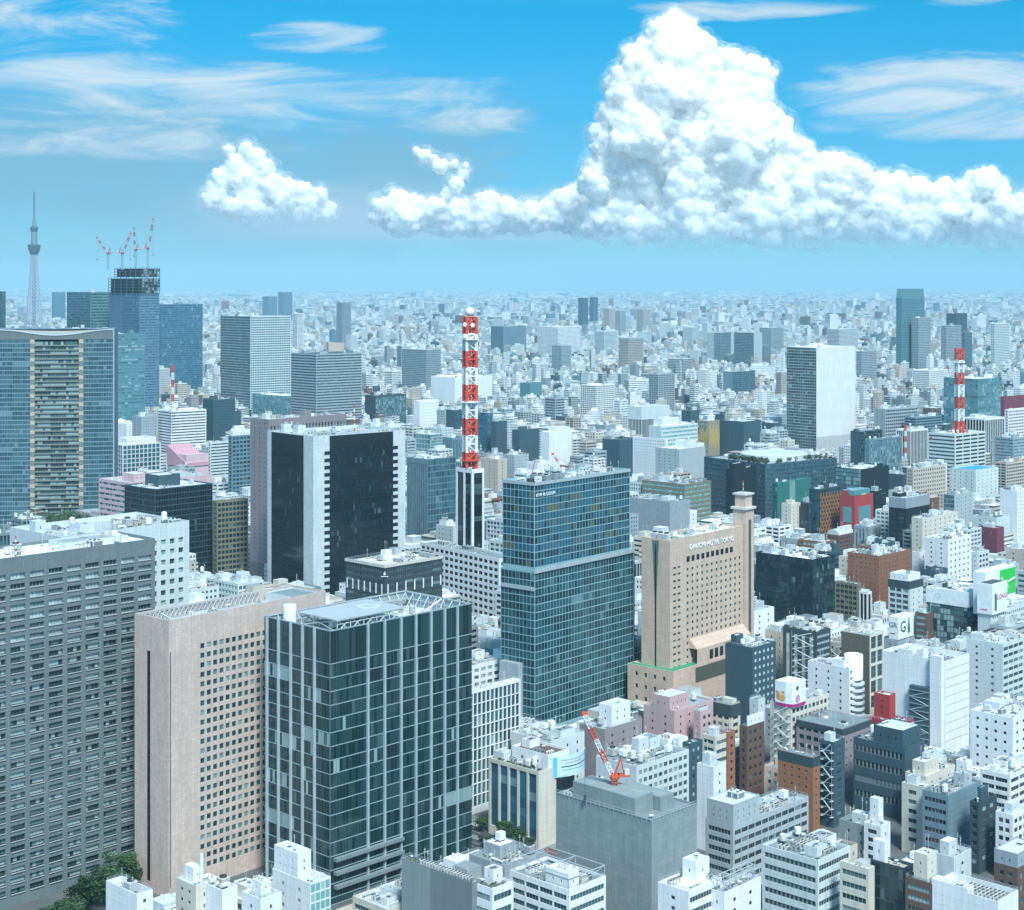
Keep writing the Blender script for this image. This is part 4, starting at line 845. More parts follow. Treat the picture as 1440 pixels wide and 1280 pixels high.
836 850 466 868 505|ribbon/ribbon|pale|sheer|0|pale|office_block|stepped pale block left of the gold-framed tower|n=2
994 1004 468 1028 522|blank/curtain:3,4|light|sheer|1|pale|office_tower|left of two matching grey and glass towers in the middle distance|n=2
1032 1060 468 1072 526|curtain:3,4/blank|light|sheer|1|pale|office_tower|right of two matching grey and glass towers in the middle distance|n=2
912 926 526 949 592|mid/mid|steel|black|1|pale|apartment_tower|dark-striped apartment tower behind the white crowned building|n=4
816 838 542 865 598|balcony:4,3.2/balcony:4,3.2|white|dark|1|white|apartment_block|white apartment block with an even grid of balconies, middle distance|n=4;short=the white gridded apartments
883 902 573 941 640|pilot:2.4,/pilot:2.6,|pearl|black|1|pale|office_block|pale building with black vertical slots under a blank crown|n=2;crown=1;short=the pale crowned building
1017 1030 523 1062 565|blank/curtain|bluegrey|sheer|1|steel|office_block|low blue-grey block below the two matching towers|n=3
980 996 592 1012 655|pilot/blank|gold|pale|1|pale|shop_building|building with slanted gold and blue panels behind the roof-garden store|n=2;goldp=1
1012 1046 593 1070 655|few/few|slate|dark|1|pale|shop_building|dark building with a small square screen right of the gold panels|n=4
912 930 600 981 668|few/ribbon:,5|pearl|mint|1|white|shop_building|white and mint glass store with a big white roof block|n=6;boxes=.1,.55,.2,.9,9,white
890 936 618 939 690|small/blank|white|dark|1|white|shop_building|plain white store in front of the mint glass store|n=4
847 872 619 898 675|few/few|slate|dark|1|slate|office_block|dark slate pair of blocks behind the glass hotel|n=3
760 772 608 804 665|blank|white|dark|1|white|shop_building|plain white cube left of the dark slate blocks|n=2;boxes=.3,.95,.1,.9,5,white
720 730 605 758 652|blank|slate|dark|1|pale|office_block|dark blue-grey box with a small white sign|n=4
922 955 632 992 705|few/blank|light|dark|1|white|shop_building|grey and white twin-shafted store behind the silver panelled hall|n=4;boxes=.3,.62,.0,.5,8,white;boxes2=.65,.95,.0,.5,4,white
885 942 706 970 778|blank/sheetr|steel|dark|1|mid|hall|silver panelled hall with a ribbed corner beside the glass hotel|n=8;wk=sheet
903 962 681 1000 748|ribbon:,4.5/ribbon:,4.5|olive|mint|1|light|office_block|olive and green glass ribbon-windowed office behind the beige hotel|n=18
1021 1030 660 1064 738|blank/few|black|dark|1|dark|office_block|black shaft with a white edge strip behind the hotel stair tower|n=2;boxes=.1,.5,.1,.9,5,black
731 745 539 762 572|few|teal|dark|1|teal|shop_building|dark teal low box in the middle distance|n=2
606 640 531 692 578|blank/few|white|dark|1|white|shop_building|long low white roofed store left of the tall mast|n=8
582 590 564 617 618|blank/slit|white|teal|1|white|shop_building|white cube with one teal window strip right of the striped tower|n=1;pent=0
513 528 557 571 605|few/pilot|dark|pale|1|dark|department_store|dark store with a row of pale fins along its top|n=6
540 552 522 565 555|ribbon/ribbon|white|dark|1|white|apartment_block|white round-cornered block with dark bands|n=1
565 600 492 620 562|grid:3,3.6/grid:3,3.6|steel|sheer|1|pale|office_tower|blue-grey gridded tower left of the tall striped mast|n=4;th=42;short=the blue-grey gridded tower
473 482 425 494 498|ribbon/ribbon|steel|dark|1|steel|apartment_tower|slim grey tower standing alone right of the big glass towers|n=1
463 468 464 474 494|few|blue|blue|0|blue|office_block|small blue slab beside the slim grey tower|n=1
411 418 441 427 502|ribbon/ribbon|white|dark|0|dark|apartment_tower|slim white tower with a dark cap right of the white-gridded tower|n=1
627 640 577 653 628|blank/curtain|slate|sheer|1|slate|office_block|dark block left of the foot of the tall mast|n=3
668 685 581 693 645|curtain/curtain|slate|blue|1|slate|office_block|dark blue glass block right of the tall mast|n=2
690 698 593 713 648|blank|slate|blue|1|slate|office_block|dark blue windowless block adjoining the dark blue glass block|n=2
581 605 611 622 655|curtain:5,6/curtain|pearl|pale|1|pale|shop_building|pale glass-fronted low store near the mast tower|n=3
622 636 616 656 668|vert/vert|bluegrey|sheer|1|slate|office_block|small ribbed blue glass block left of the mast tower|n=3
676 700 646 713 705|few/few|sand|dark|1|pale|office_block|sand coloured building peeping out right of the mast tower|n=2
150 156 470 204 645|ribbon/wide:5,4.4|teal|pale|1|steel|office_tower|teal banded glass tower just right of the wavy-roofed tower|n=3;th=40;short=the teal banded tower
94 127 411 172 592|curtain:4,4.6/ribbon:,5|teal|sheer|1|teal|office_tower|wide teal tower under the foot of the crane-topped skyscraper|n=2;th=40
224 226 428 285 562|curtain/curtain:3.4,4.4|blue|blue|1|slate|office_tower|deep blue glass tower right of the crane-topped skyscraper|n=2;th=30;short=the deep blue glass tower
310 352 445 409 592|curtain:4,4.4/grid:3.6,4.0|pearl|sheer|1|steel|office_tower|tower with a teal glass side and a white window grid|n=3;th=40;short=the white-gridded tower
409 445 498 509 617|ribbon:,4.2/ribbon:,4.2|steel|dark|1|slate|office_tower|broad dark tower ruled with pale horizontal lines|n=8;th=42;short=the lined dark tower
-14 2 410 8 562|curtain|slate|sheer|0|slate|office_tower|dark sliver of a tower at the left edge|n=0;pent=0
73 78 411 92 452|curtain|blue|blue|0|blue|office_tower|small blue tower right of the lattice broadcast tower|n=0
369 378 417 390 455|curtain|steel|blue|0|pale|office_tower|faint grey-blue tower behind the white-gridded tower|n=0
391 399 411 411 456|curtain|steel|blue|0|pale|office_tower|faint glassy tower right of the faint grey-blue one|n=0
222 241 578 290 655|ribbon:,3.6/ribbon:,3.6|white|dark|1|white|office_block|white office with close window bands behind the pink roof|n=5;th=40;short=the white banded office
285 300 562 331 645|punch/punch|slate|dark|1|light|office_block|slate office with tiny windows right of the white banded office|n=4;th=42
157 172 626 226 715|big:4,4.6/big:5,4.6|pearl|sheer|1|white|office_block|white framed building with big square windows at the foot of the wavy-roofed tower|n=6;th=42;boxes=.15,.9,.1,.9,6,white
152 178 596 206 650|few|white|dark|1|white|office_block|white roof blocks between the teal banded tower and the square-windowed building|n=6
186 199 586 222 655|few/small|steel|dark|1|pale|office_block|grey-blue block left of the white banded office|n=2
236 262 640 293 695|blank|rose|dark|1|rose|hall|building with a broad sloping pink roof|n=0;pinkroof=1;pent=0
293 296 622 324 692|ribbon/ribbon:,3.4|pearl|dark|1|green|office_block|block striped in dark and white bands right of the pink roof|n=1;th=42
20 62 738 138 790|curtain/curtain|steel|sheer|1|green|hall|low podium with planted roof terraces at the foot of the wavy-roofed tower|n=0;pent=0;garden=2
321 326 613 353 735|grid/grid:4,4|bluegrey|gold|1|white|office_block|grey tiled office with a white tiered roof left of the mauve tower|n=2;boxes=.05,.95,.05,.95,5,white;boxes2=.2,.7,.2,.8,9,white
139 180 679 298 800|ribbon:,4.4/blank|rose|curtain|1|light|office_block|pale pink banded block behind the dark teal tower|n=14;short=the pale pink banded block;boxes=.1,.45,.1,.5,6,rose
175 218 688 299 830|fine:2,4.4/fine:2.4,4.4|slate|black|1|pale|office_tower|dark teal glass tower with a box on its roof left of the mauve tower|n=12;boxes=.25,.62,.35,.8,8,slate;short=the dark teal tower
299 305 705 349 825|grid/grid:3.4,4|olive|dark|1|sand|office_tower|olive glazed tower with a yellowish roof right of the dark teal tower|n=3;th=40
355 400 557 428 604|curtain/curtain|teal|pale|1|white|office_block|low teal glass hall with a white roof behind the mauve tower|n=4
1260 1268 419 1300 535|mid:4,4/mid:4,4|teal|sheer|1|blue|apartment_tower|tallest of the far right towers with clipped top corners|n=0;pent=0;chamfer=1
1282 1292 447 1309 535|mid:4,4/mid:4,4|steel|dark|1|steel|apartment_tower|grey tower standing against the clipped-corner tower|n=0
1323 1331 458 1352 528|mid:4,4/mid:4,4|steel|dark|1|steel|apartment_tower|grey stepped apartment tower behind the second mast|n=0
1331 1345 441 1360 505|mid:4,4/mid:4,4|slate|dark|1|slate|apartment_tower|dark flat-topped tower rising behind the grey stepped one|n=0
1350 1357 468 1367 524|curtain|bluegrey|sheer|1|teal|office_tower|blue-grey tower right of the grey stepped apartment tower|n=0
1393 1399 455 1420 532|mid:4,4/mid:4,4|pearl|dark|1|white|apartment_tower|pale apartment tower alone near the right edge|n=0
1163 1180 463 1207 505|balcony:5,4/balcony:5,4|pale|black|1|pale|apartment_tower|apartment block with black and white bands behind the white windowless slab|n=1
1204 1212 494 1233 550|mid/mid|steel|dark|1|pale|apartment_tower|blue-grey flats right of the white windowless slab|n=1
1068 1085 461 1102 505|mid/mid|steel|dark|0|pale|apartment_tower|pale twin flats left of the white windowless slab|n=1
1283 1307 521 1333 564|mid/mid:3.4,3.6|white|dark|1|white|apartment_block|white flats with square windows left of the teal glass block|n=2
'''
ST['stair'] = ST['few']; ST['sheetr'] = None
EXTRA = []
def parse():
    for line in TABLE.strip().split('\n'):
        g = line.split('|'); xl, xc, yc, xr, yb = map(float, g[0].split()); o = dict(t.split('=', 1) for t in g[8].split(';') if t)
        kw = dict(th=float(o.get('th', 46)), wk=o.get('wk', 'plain'), par=float(o.get('par', 1.0)), short=o.get('short'), pent=o.get('pent', '1') == '1' and 'boxes' not in o)
        if 'n' in o: kw['n'] = int(o['n'])
        if 'seed' in o: kw['seed'] = int(o['seed'])
        if 'capw' in o: kw['capw'] = int(o['capw'])
        b = bldg(g[6], g[7], xl, xc, yc, xr, yb, g[1], g[2], o.get('glassR', g[3]), int(g[4]), g[5], **kw); b.o = o; b.col = g[2]
        EXTRA.append(b)
parse()
# ================================================================== details named in the table
def leafy(name, pts, parent=None, seed=1, sc=1.0, n=60, col=None):
    """a clump of leaf-sized faces round each point (x, y, z, radius)"""
    r = random.Random(seed); mb = MB()
    for (x, y, z, ra) in pts:
        for _ in range(n):
            d = Vector((r.gauss(0,1), r.gauss(0,1), r.gauss(0,1))).normalized() * ra * r.random()**.4
            c = Vector((x, y, z)) + d; u = Vector((r.gauss(0,1), r.gauss(0,1), r.gauss(0,1))).normalized(); v = u.orthogonal().normalized(); s = sc*r.uniform(.5,1.1)
            mb.quad(tuple(c-u*s-v*s*.6), tuple(c+u*s-v*s*.6), tuple(c+u*s+v*s*.6), tuple(c-u*s+v*s*.6), 0, r.random())
    return mb.obj(name, [leaf_mat()], parent, col)
def leaf_mat():
    if 'leaf' in MATS: return MATS['leaf']
    m, k, b = new_mat('leaves'); r = k.n('ShaderNodeAttribute', attribute_name='rnd').outputs['Fac']
    c = k.ramp(r, [(0, (.008,.032,.012)), (.5, (.02,.066,.018)), (1, (.052,.125,.032))])
    k.put(b.inputs['Base Color'], c); b.inputs['Roughness'].default_value = .6; MATS['leaf'] = m; return m
SIGNW = flat_mat('sign_white', (.8,.84,.84))
def fire_stairs(b):
    """zigzag fire escape on the left face"""
    wa, wb, H = b.wa, b.wb, b.H
    fl = 3.4; n = int((H-4)/fl); y0, y1 = wb*.12, wb*.62; st = flat_mat('stair_steel', (.52,.60,.62), .5)
    for i in range(n):
        mb = MB(); za = H - 1 - (i+1)*fl; ya, yb_ = (y0, y1) if i % 2 else (y1, y0)
        mb.bar((-1.1, ya, za), (-1.1, yb_, za+fl), .42); mb.box(-1.9, -.02, y1, y1+1.2, za-.1, za+.06); mb.box(-1.9, -.02, y0-1.2, y0, za-.1, za+.06)
        mb.bar((-1.9, y1+1.2, za+1), (-1.9, y0-1.2, za+1), .08); mb.bar((-1.9,y1+1.2,za-.1),(-1.9,y1+1.2,za+fl),.1); mb.bar((-1.9,y0-1.2,za-.1),(-1.9,y0-1.2,za+fl),.1); mb.obj('stair_flight', st, b.root)
def extra(b):
    o, wa, wb, H, z, rng = b.o, b.wa, b.wb, b.H, b.zr, b.rng
    for key in ('boxes', 'boxes2'):
        if key in o:
            x0, x1, y0, y1, h, c = o[key].split(','); x0, x1, y0, y1, h = float(x0)*wa, float(x1)*wa, float(y0)*wb, float(y1)*wb, float(h)
            penthouse(b.root, x0+.02 if x0 < .1 else x0, x1-.02, y0+.02 if y0 < .1 else y0, y1-.02, z, h + (b.H - z), c, rng, 'few:3.4,2.8' if h < 9 else 'few:4,3', roof='pale', n=2)
    if 'rail' in o: railing(b.root, .3, wa-.3, .3, wb-.3, H)
    if 'frame' in o:
        mb = MB(); zz = H + 3.5
        for x in np.linspace(.3, wa-.3, 4):
            for y in (.3, wb*.5, wb-.3): mb.bar((x,y,z),(x,y,zz),.25)
            mb.bar((x,.3,zz),(x,wb-.3,zz),.25)
        for y in (.3, wb*.5, wb-.3): mb.bar((.3,y,zz),(wa-.3,y,zz),.25); mb.bar((.3,y,z),(wa-.3,y,zz),.15)
        mb.obj('roof_frame', STEEL(), b.root)
    if 'garden' in o:
        pts = [(rng.uniform(1.5, wa-1.5), rng.choice([1.3, wb-1.5, rng.uniform(1.3, 4)]), z+.6, .9) for _ in range(int(wa/1.2))] + [(1.4, rng.uniform(1, wb-1), z+.6, .9) for _ in range(int(wb/1.6))]
        big = o['garden'] == '2'
        if big: pts = [(rng.uniform(2, wa-2), rng.uniform(2, wb-2), z+1.5, 3.0) for _ in range(110)]
        g = leafy('roof_planting', pts, b.root, 5, .9 if big else .38, 26); g['kind'] = 'stuff'
    if 'stairs' in o: fire_stairs(b)
    if 'chill' in o:
        k = 0
        for i in range(int((wb-4)/1.7)):
            for j in range(3 if wa > 14 else 1):
                if k < 30: place('chiller', eq('ac_unit'), b.root, (.72,.75,.72) if i % 3 else (.60,.60,.53), (wa*.42 + j*2.6, 2.4+i*1.45, z), 0, (1,.85,1.1)); k += 1
    if 'drum' in o:
        r = wa*.42; mb = MB(); mb.lathe([(r,H-7),(r,H+5.5),(r-.4,H+5.5),(r-.4,H+4.8)], 28, wa*.72, wb*.10); mb.obj('roof_drum', wall_mat('plain'), b.root, 'white', True)
        for i in range(int((H-8)/3.2)):
            mb = MB(); zz = H-8.5-i*3.2; mb.lathe([(r*.9,zz-1.4),(r,zz-1.2),(r,zz),(r*.9,zz)], 24, wa*.72, wb*.06); mb.obj('curved_balcony', wall_mat('plain'), b.root, 'pale', False)
    if 'dark' in o:
        d = float(o['dark']); mb = MB(); e = .12; mb.box(-e, wa+e, -e, wb+e, H-d, H-.02); mb.obj('dark_fascia', wall_mat('plain'), b.root, 'dark') if 'mid' != o.get('x') else None
        mb = MB(); rect_quad(mb, .6, wa-.6, .6, wb-.6, H+.0); mb.obj('fascia_deck', roof_mat(), b.root, 'mid')
    if 'top' in o:
        d = float(o['top']); e = .15; mb = MB(); mb.box(-e, wa+e, -e, wb+e, H-d, H+.6); mb.obj('upper_storey', wall_mat('ribs'), b.root, 'steel'); mb = MB(); rect_quad(mb, .4, wa-.4, .4, wb-.4, H+.62); mb.obj('upper_deck', roof_mat(), b.root, 'light'); clutter(b.root, 1, wa-1, 1, wb-1, H+.62, 6, rng)
    if 'band' in o:                           # white sign band round the top
        e = .35; mb = MB(); mb.box(-e, wa+e, -e, wb+e, H-9, H+.3); mb.obj('sign_band', SIGNW, b.root); mb = MB(); rect_quad(mb, .3, wa-.3, .3, wb-.3, H+.32); mb.obj('band_deck', roof_mat(), b.root, 'pale'); clutter(b.root, 1, wa-1, 1, wb-1, H+.32, 9, rng)
        mb = MB(); mb.lathe([(1.7,0),(1.7,.06),(1.3,.06)], 20, cap=False); e2 = mb.obj('sign_emblem', flat_mat('sign_grey', (.55,.6,.58)), b.root); e2.location = (-.38, wb*.72, H-4.2); e2.rotation_euler = (0, -math.pi/2, 0)
    if 'redwin' in o:
        for (x0, x1, y0, y1) in ((-.1, .05, wb*.22, wb*.80), (wa*.2, wa*.85, -.1, .05)):
            lbox(b, 'display_window', x0, x1, y0, y1, H-24, H-10, glass_mat('mint'))
        lbox(b, 'white_ledge', -.7, wa+.2, -.7, -.02, H-28, H-26.6, SIGNW); mb = MB(); mb.box(2, wa-2, 2, wb-2, H, H+4.5); mb.obj('glass_roof_room', glass_mat('mint'), b.root)
    if 'gstripe' in o: lbox(b, 'pale_stripe', wa*.36, wa*.52, -.25, .02, 3, H-.5, flat_mat('stripe_green', (.20,.33,.30)))
    if 'louvre' in o:
        for i in range(16):
            for s in range(6):
                x = wa*(.08+.055*i); zz = H-4-s*7.2 - (3.5 if i % 2 else 0); lbox(b, 'orange_louvre', x-.35, x+.35, -.55, -.05, zz-5.2, zz, flat_mat('louvre_orange', (.50,.22,.07)))
    if 'barrel' in o:
        r = wb/2; mb = MB(); n = 14; mb2 = MB()
        for i in range(n):
            t0, t1 = math.pi*i/n, math.pi*(i+1)/n; p = lambda t, x: (x, wb/2 - r*math.cos(t), H + r*.75*math.sin(t))
            mb.quad(p(t0,0),p(t0,wa),p(t1,wa),p(t1,0)); mb.poly([(0,wb/2,H),p(t0,0),p(t1,0)])
        mb.obj('barrel_roof', wall_mat('plain'), b.root, 'pale')
        for j in range(6):
            x = wa*(.1+.15*j); mb = MB(); mb.box(x, x+1.6, .8, 3.2, H+3, H+6.5); mb.obj('roof_dormer', SIGNW, b.root)
    if 'billboard' in o:                      # pictorial billboard wrapped round the roof corner, generic shapes only
        z0, h = H-1, 11.5; x1, y1 = wa*.32, wb*.70; P = [(-.9,y1),(-.9,2.2),(.1,.1-.9),(1.8,-1.4),(x1,-1.4)]
        mb = MB()
        for (a,c),(d,e) in zip(P, P[1:]): mb.quad((a,c,z0),(d,e,z0),(d,e,z0+h),(a,c,z0+h))
        mb.quad((-.9,y1,z0),(-.9,y1,z0+h),(1,y1,z0+h),(1,y1,z0)); mb.poly([(a,c,z0+h) for a,c in P]+[(x1,y1,z0+h)]); mb.obj('billboard', SIGNW, b.root)
        mb = MB()
        for (a,c),(d,e) in zip(P, P[1:]):
            mb.quad((a-.03,c-.04,z0),(d-.03,e-.04,z0),(d-.03,e-.04,z0+1.5),(a-.03,c-.04,z0+1.5))
        mb.obj('billboard_band', flat_mat('magenta', (.45,.03,.20)), b.root)
        def disc(nm, face, u, v, r, c, off):
            mb = MB(); mb.lathe([(0.01,0),(r,.0),(r,.03)], 16); d = mb.obj(nm, flat_mat('print_%d_%d_%d' % tuple(int(t*99) for t in c), c), b.root)
            d.location = (-.93-off, u, v) if face == 'L' else (u, -1.43-off, v); d.rotation_euler = (0, -math.pi/2, 0) if face == 'L' else (math.pi/2, 0, 0)
        for i, (u, v, r, c) in enumerate(((y1*.75, 4.2, 1.5, (.70,.28,.10)), (y1*.52, 4.0, 1.7, (.75,.40,.10)), (y1*.62, 5.8, 1.1, (.72,.62,.35)), (y1*.85, 6.2, .8, (.65,.25,.35)), (y1*.45, 6.6, .7, (.70,.35,.15)))): disc('printed_shape', 'L', u, z0+v, r, c, .012*i)
        for i, (u, v, r, c) in enumerate(((x1*.35, 3.6, 1.7, (.20,.07,.20)), (x1*.35, 3.6, 1.35, (.62,.30,.52)), (x1*.32, 8.6, 1.0, (.06,.05,.14)))): disc('printed_shape', 'R', u, z0+v, r, c, .015*i)
    if 'poster' in o:
        z0, h = H, 13; mb = MB(); mb.box(0, wa*.9, -.5, wb*.55, z0, z0+h); mb.obj('poster_box', SIGNW, b.root)
        lettering(b.root, 'G', (wa*.28, -.55, z0+h*.5), 'R', 9.0, flat_mat('print_black', (.02,.02,.025))); lettering(b.root, 'GR', (-.05, wb*.28, z0+h*.62), 'L', 4.0, flat_mat('print_blue', (.10,.20,.30)))
        mb = MB(); mb.lathe([(.01,-3.6),(1.1,-3.2),(1.4,-1),(1.0,1.2),(.5,2.2),(.75,2.8),(.5,3.8),(.01,4)], 10); f = mb.obj('printed_figure', flat_mat('print_teal', (.05,.16,.22)), b.root); f.location = (wa*.62, -.52, z0+h*.5); f.scale = (1, .04, 1.2)
        lbox(b, 'printed_line', -.06, -.01, wb*.14, wb*.44, z0+3.0, z0+3.5, flat_mat('print_black', (.02,.02,.025)))
    if 'bill2' in o:
        z0 = H; red = flat_mat('print_red', (.55,.04,.10)); bx = wa*.36; mb = MB(); mb.box(-1, bx, -1.2, wb*.98, z0-1.0, z0+17); mb.obj('billboard_box', SIGNW, b.root)
        lettering(b.root, 'LONGI', (bx*.64, -1.25, z0+8.5), 'R', min(4.2, bx*.25), red); lettering(b.root, 'LONGI', (-1.05, wb*.5, z0+1.6), 'L', min(3.0, wb*.17), red)
        lbox(b, 'printed_bottle', bx*.10, bx*.26, -1.26, -1.15, z0+1, z0+11, flat_mat('print_teal', (.05,.16,.22))); lbox(b, 'billboard_top', 0, bx-1, 0, wb*.9, z0+16.2, z0+17.02, DARKM())
        u0, u1, v0 = wa*.20, wa*.98, wb*1.04; mb = MB(); mb.box(u0, u1, v0, v0+wb*.9, z0-4, z0+21.5); mb.obj('upper_billboard_box', SIGNW, b.root)
        g0 = u0+(u1-u0)*.48; gw = u1-g0-.4; lbox(b, 'green_panel', g0, u1-.2, v0-.3, v0-.02, z0+5, z0+20.5, flat_mat('print_green', (.03,.55,.07)))
        mb = MB(); y = v0-.36
        for p, q in (((.10,16),(.22,10)),((.22,10),(.38,13.5)),((.10,8),(.24,6.4)),((.24,6.4),(.42,7.5)),((.46,10.4),(.56,8.6)),((.50,12.6),(.96,14.0))): mb.bar((g0+gw*p[0],y,z0+p[1]),(g0+gw*q[0],y,z0+q[1]),.8)
        mb.obj('sign_stroke', SIGNW, b.root)
    if 'leftcol' in o: lbox(b, 'side_cladding', -.14, -.02, .02, wb-.02, .2, H-.6, wall_mat('panel'), (.15,.135,.10))
    if 'curved' in o:
        P = [(-2+(wa+12)*t, wb*.55-3.4*math.sin(math.pi*t)) for t in np.linspace(0, 1, 13)]; z0, h = H, 8.5; mb = MB()
        for (a,c),(d,e) in zip(P, P[1:]):
            mb.quad((a,c,z0),(d,e,z0),(d,e,z0+h),(a,c,z0+h)); mb.quad((a,c+.4,z0),(d,e+.4,z0),(d,e+.4,z0+h),(a,c+.4,z0+h)); mb.quad((a,c,z0+h),(d,e,z0+h),(d,e+.4,z0+h),(a,c+.4,z0+h))
        mb.obj('curved_hoarding', flat_mat('pale_cyan', (.56,.74,.76)), b.root)
        for i0, i1, za, zb_, c in ((0,1,.3,8.3,(.12,.50,.68)),(11,12,.3,8.3,(.20,.42,.66)),(2,11,3.9,4.3,(.03,.04,.05)),(2,11,6.6,6.9,(.30,.36,.40)),(3,9,5.4,5.7,(.45,.25,.27)),(2,7,2.6,2.9,(.12,.45,.32)),(7,10,2.4,2.7,(.30,.36,.40))):
            mb = MB()
            for (a,c_),(d,e) in zip(P[i0:i1], P[i0+1:i1+1]): mb.quad((a,c_-.03,z0+za),(d,e-.03,z0+za),(d,e-.03,z0+zb_),(a,c_-.03,z0+zb_))
            mb.obj('printed_band', flat_mat('print_%d_%d_%d' % tuple(int(t*99) for t in c), c), b.root)
    if 'crown' in o: e = .2; mb = MB(); mb.box(-e, wa+e, -e, wb+e, H-17, H+.4); mb.obj('blank_crown', wall_mat('plain'), b.root, 'pearl')
    if 'goldp' in o:
        for i in range(9):
            x = -.35; y0 = wb*(.04+.105*i); zz = H-3-(i*7 % 17); lbox(b, 'gold_panel', x, -.05, y0, y0+wb*.085, zz-22, zz, flat_mat('panel_gold', (.50,.36,.12)))
        for i in range(6): lbox(b, 'gold_panel', wa*(.1+.15*i), wa*(.2+.15*i), -.35, -.05, H-30-(i*5 % 9), H-4-(i*7 % 13), flat_mat('panel_gold', (.50,.36,.12)))
    if 'pinkroof' in o:
        z0, z1 = H-9, H+9; mb = MB(); mb.poly([(-1,-1,z0),(wa+1,-1,z0),(wa+1,wb+1,z1),(-1,wb+1,z1)]); mb.poly([(-1,-1,z0),(-1,wb+1,z1),(-1,wb+1,z0-4),(-1,-1,z0-4)]); mb.poly([(wa+1,-1,z0),(wa+1,wb+1,z1),(wa+1,wb+1,z0-4),(wa+1,-1,z0-4)]); mb.quad((-1,-1,z0-4),(wa+1,-1,z0-4),(wa+1,-1,z0),(-1,-1,z0)); mb.quad((-1,wb+1,z0-4),(wa+1,wb+1,z0-4),(wa+1,wb+1,z1),(-1,wb+1,z1)); mb.obj('sloping_roof', wall_mat('ribs'), b.root, (.62,.36,.42))
    if 'chamfer' in o:
        mb = MB(); h = 22; i = 5; zz = H
        mb.quad((0,0,zz),(wa,0,zz),(wa-i,0,zz+h),(i,0,zz+h)); mb.quad((0,wb,zz),(0,0,zz),(i,0,zz+h),(i,wb,zz+h)); mb.quad((wa,0,zz),(wa,wb,zz),(wa-i,wb,zz+h),(wa-i,0,zz+h)); mb.quad((i,0,zz+h),(wa-i,0,zz+h),(wa-i,wb,zz+h),(i,wb,zz+h)); mb.quad((wa,wb,zz),(0,wb,zz),(i,wb,zz+h),(wa-i,wb,zz+h)); mb.obj('clipped_crown', wall_mat('plain'), b.root, 'teal')
    if 'core' in o:
        lbox(b, 'stair_shaft', -2.4, -.03, wb*.02, wb*.20, 0, H+2.5, wall_mat('plain'), 'white'); mb = MB(); y0, y1 = wb*.205, wb*.52
        mb.box(-3.0, -.03, y0, y1, 0, H-14); mb.obj('dark_stair_tower', wall_mat('plain'), b.root, 'slate')
        for i in range(10):
            mb = MB(); zz = H-16-i*3.3; a, c = (y0+.5, y1-.5) if i % 2 else (y1-.5, y0+.5); mb.bar((-3.1,a,zz-3.3),(-3.1,c,zz),.3); mb.box(-3.4,-3.0,y0,y1,zz-.1,zz+.1); mb.obj('stair_flight', STEEL(), b.root)
    if 'grove' in o:
        pts = []
        for i in range(70):
            t = rng.random(); y = 3+rng.random()*4; pts.append((wa*.05+rng.random()*wa*.9, y, z+2+rng.random()*2, 2.3)) if rng.random() < .35 else pts.append((3+rng.random()*4, wb*.02+wb*.6*t, z+2.5+rng.random()*2.5, 2.6))
        g = leafy('roof_grove', pts, b.root, 8, .8, 42); g['kind'] = 'stuff'
        mb = MB(); mb.lathe([(1,0),(1,5),(.97,5.4)], 30); t = mb.obj('curved_roof_hall', wall_mat('plain'), b.root, 'pale'); t.location = (wa*.55, wb*.5, z); t.scale = (wa*.34, wb*.38, 1)
    if 'terrace' in o:
        for i in range(6): lbox(b, 'terrace_step', .03*wa, wa*.97, wb+i*2.4-14, wb+i*2.4-12, H-2-0*i, H-1-.0+3*(i/6), wall_mat('plain'), 'light') if i < 3 else lbox(b, 'roof_hut', wa*.2, wa*.6, wb*.1*i*.4, wb*.1*i*.4+3, z, z+3, wall_mat('plain'), 'cream')
    if 'duct' in o:
        for i in range(3):
            mb = MB(); mb.tube([(1,2+i*3,z+1.6),(wa-2.5,2+i*3,z+1.6),(wa-1.6,2+i*3,z+.3)], .75, 10); mb.obj('white_duct', WHITEM(), b.root)
        mb = MB(); mb.tube([(wa*.3,wb-2,z),(wa*.3,wb-2,z+9)], .7, 10); mb.obj('chimney', WHITEM(), b.root)
    if o.get('sign') == 'D':
        for t in range(7): lbox(b, 'pale_fin', 2+t*(wa-4)/6, 2.8+t*(wa-4)/6, -.3, -.02, H-17, H-11, SIGNW); lbox(b, 'pale_fin', -.3, -.02, 2+t*(wb-4)/6, 2.8+t*(wb-4)/6, H-17, H-11, SIGNW)
        lbox(b, 'roof_rim', -.4, wa+.4, -.4, -.05, H-1.2, H+.5, flat_mat('pale_stone', (.62,.60,.55))); lbox(b, 'roof_rim', -.4, -.05, -.05, wb+.4, H-1.2, H+.5, flat_mat('pale_stone', (.62,.60,.55)))
        mb = MB(); mb.poly([(-.8,0,0),(.8,0,0),(0,0,2.2)]); mb.box(-2.2,2.2,-.05,.05,-1.1,-.7); e = mb.obj('sign_emblem', SIGNW, b.root); e.location = (-.5,-.5,H-5.2); e.rotation_euler = (0,0,-math.pi/4)
    if o.get('sign') == 'R':
        for f, p in (('R', (wa*.12, -.2, H-5.5)), ('L', (-.2, wb*.88, H-5.5))):
            mb = MB(); mb.poly([(-1.6,0,-2),(1.6,0,2.4),(.6,0,-1.6)]); mb.poly([(-1.6,.02,-2),(-1.2,.02,1.2),(.5,.02,.8)]); e = mb.obj('sign_emblem', flat_mat('print_red', (.55,.04,.10)), b.root); e.location = p; e.rotation_euler = (0,0,0 if f == 'R' else -math.pi/2)
for b in EXTRA: extra(b)
BY = {b.label: b for b in EXTRA}
def find(s): return next(b for b in EXTRA if s in b.label)
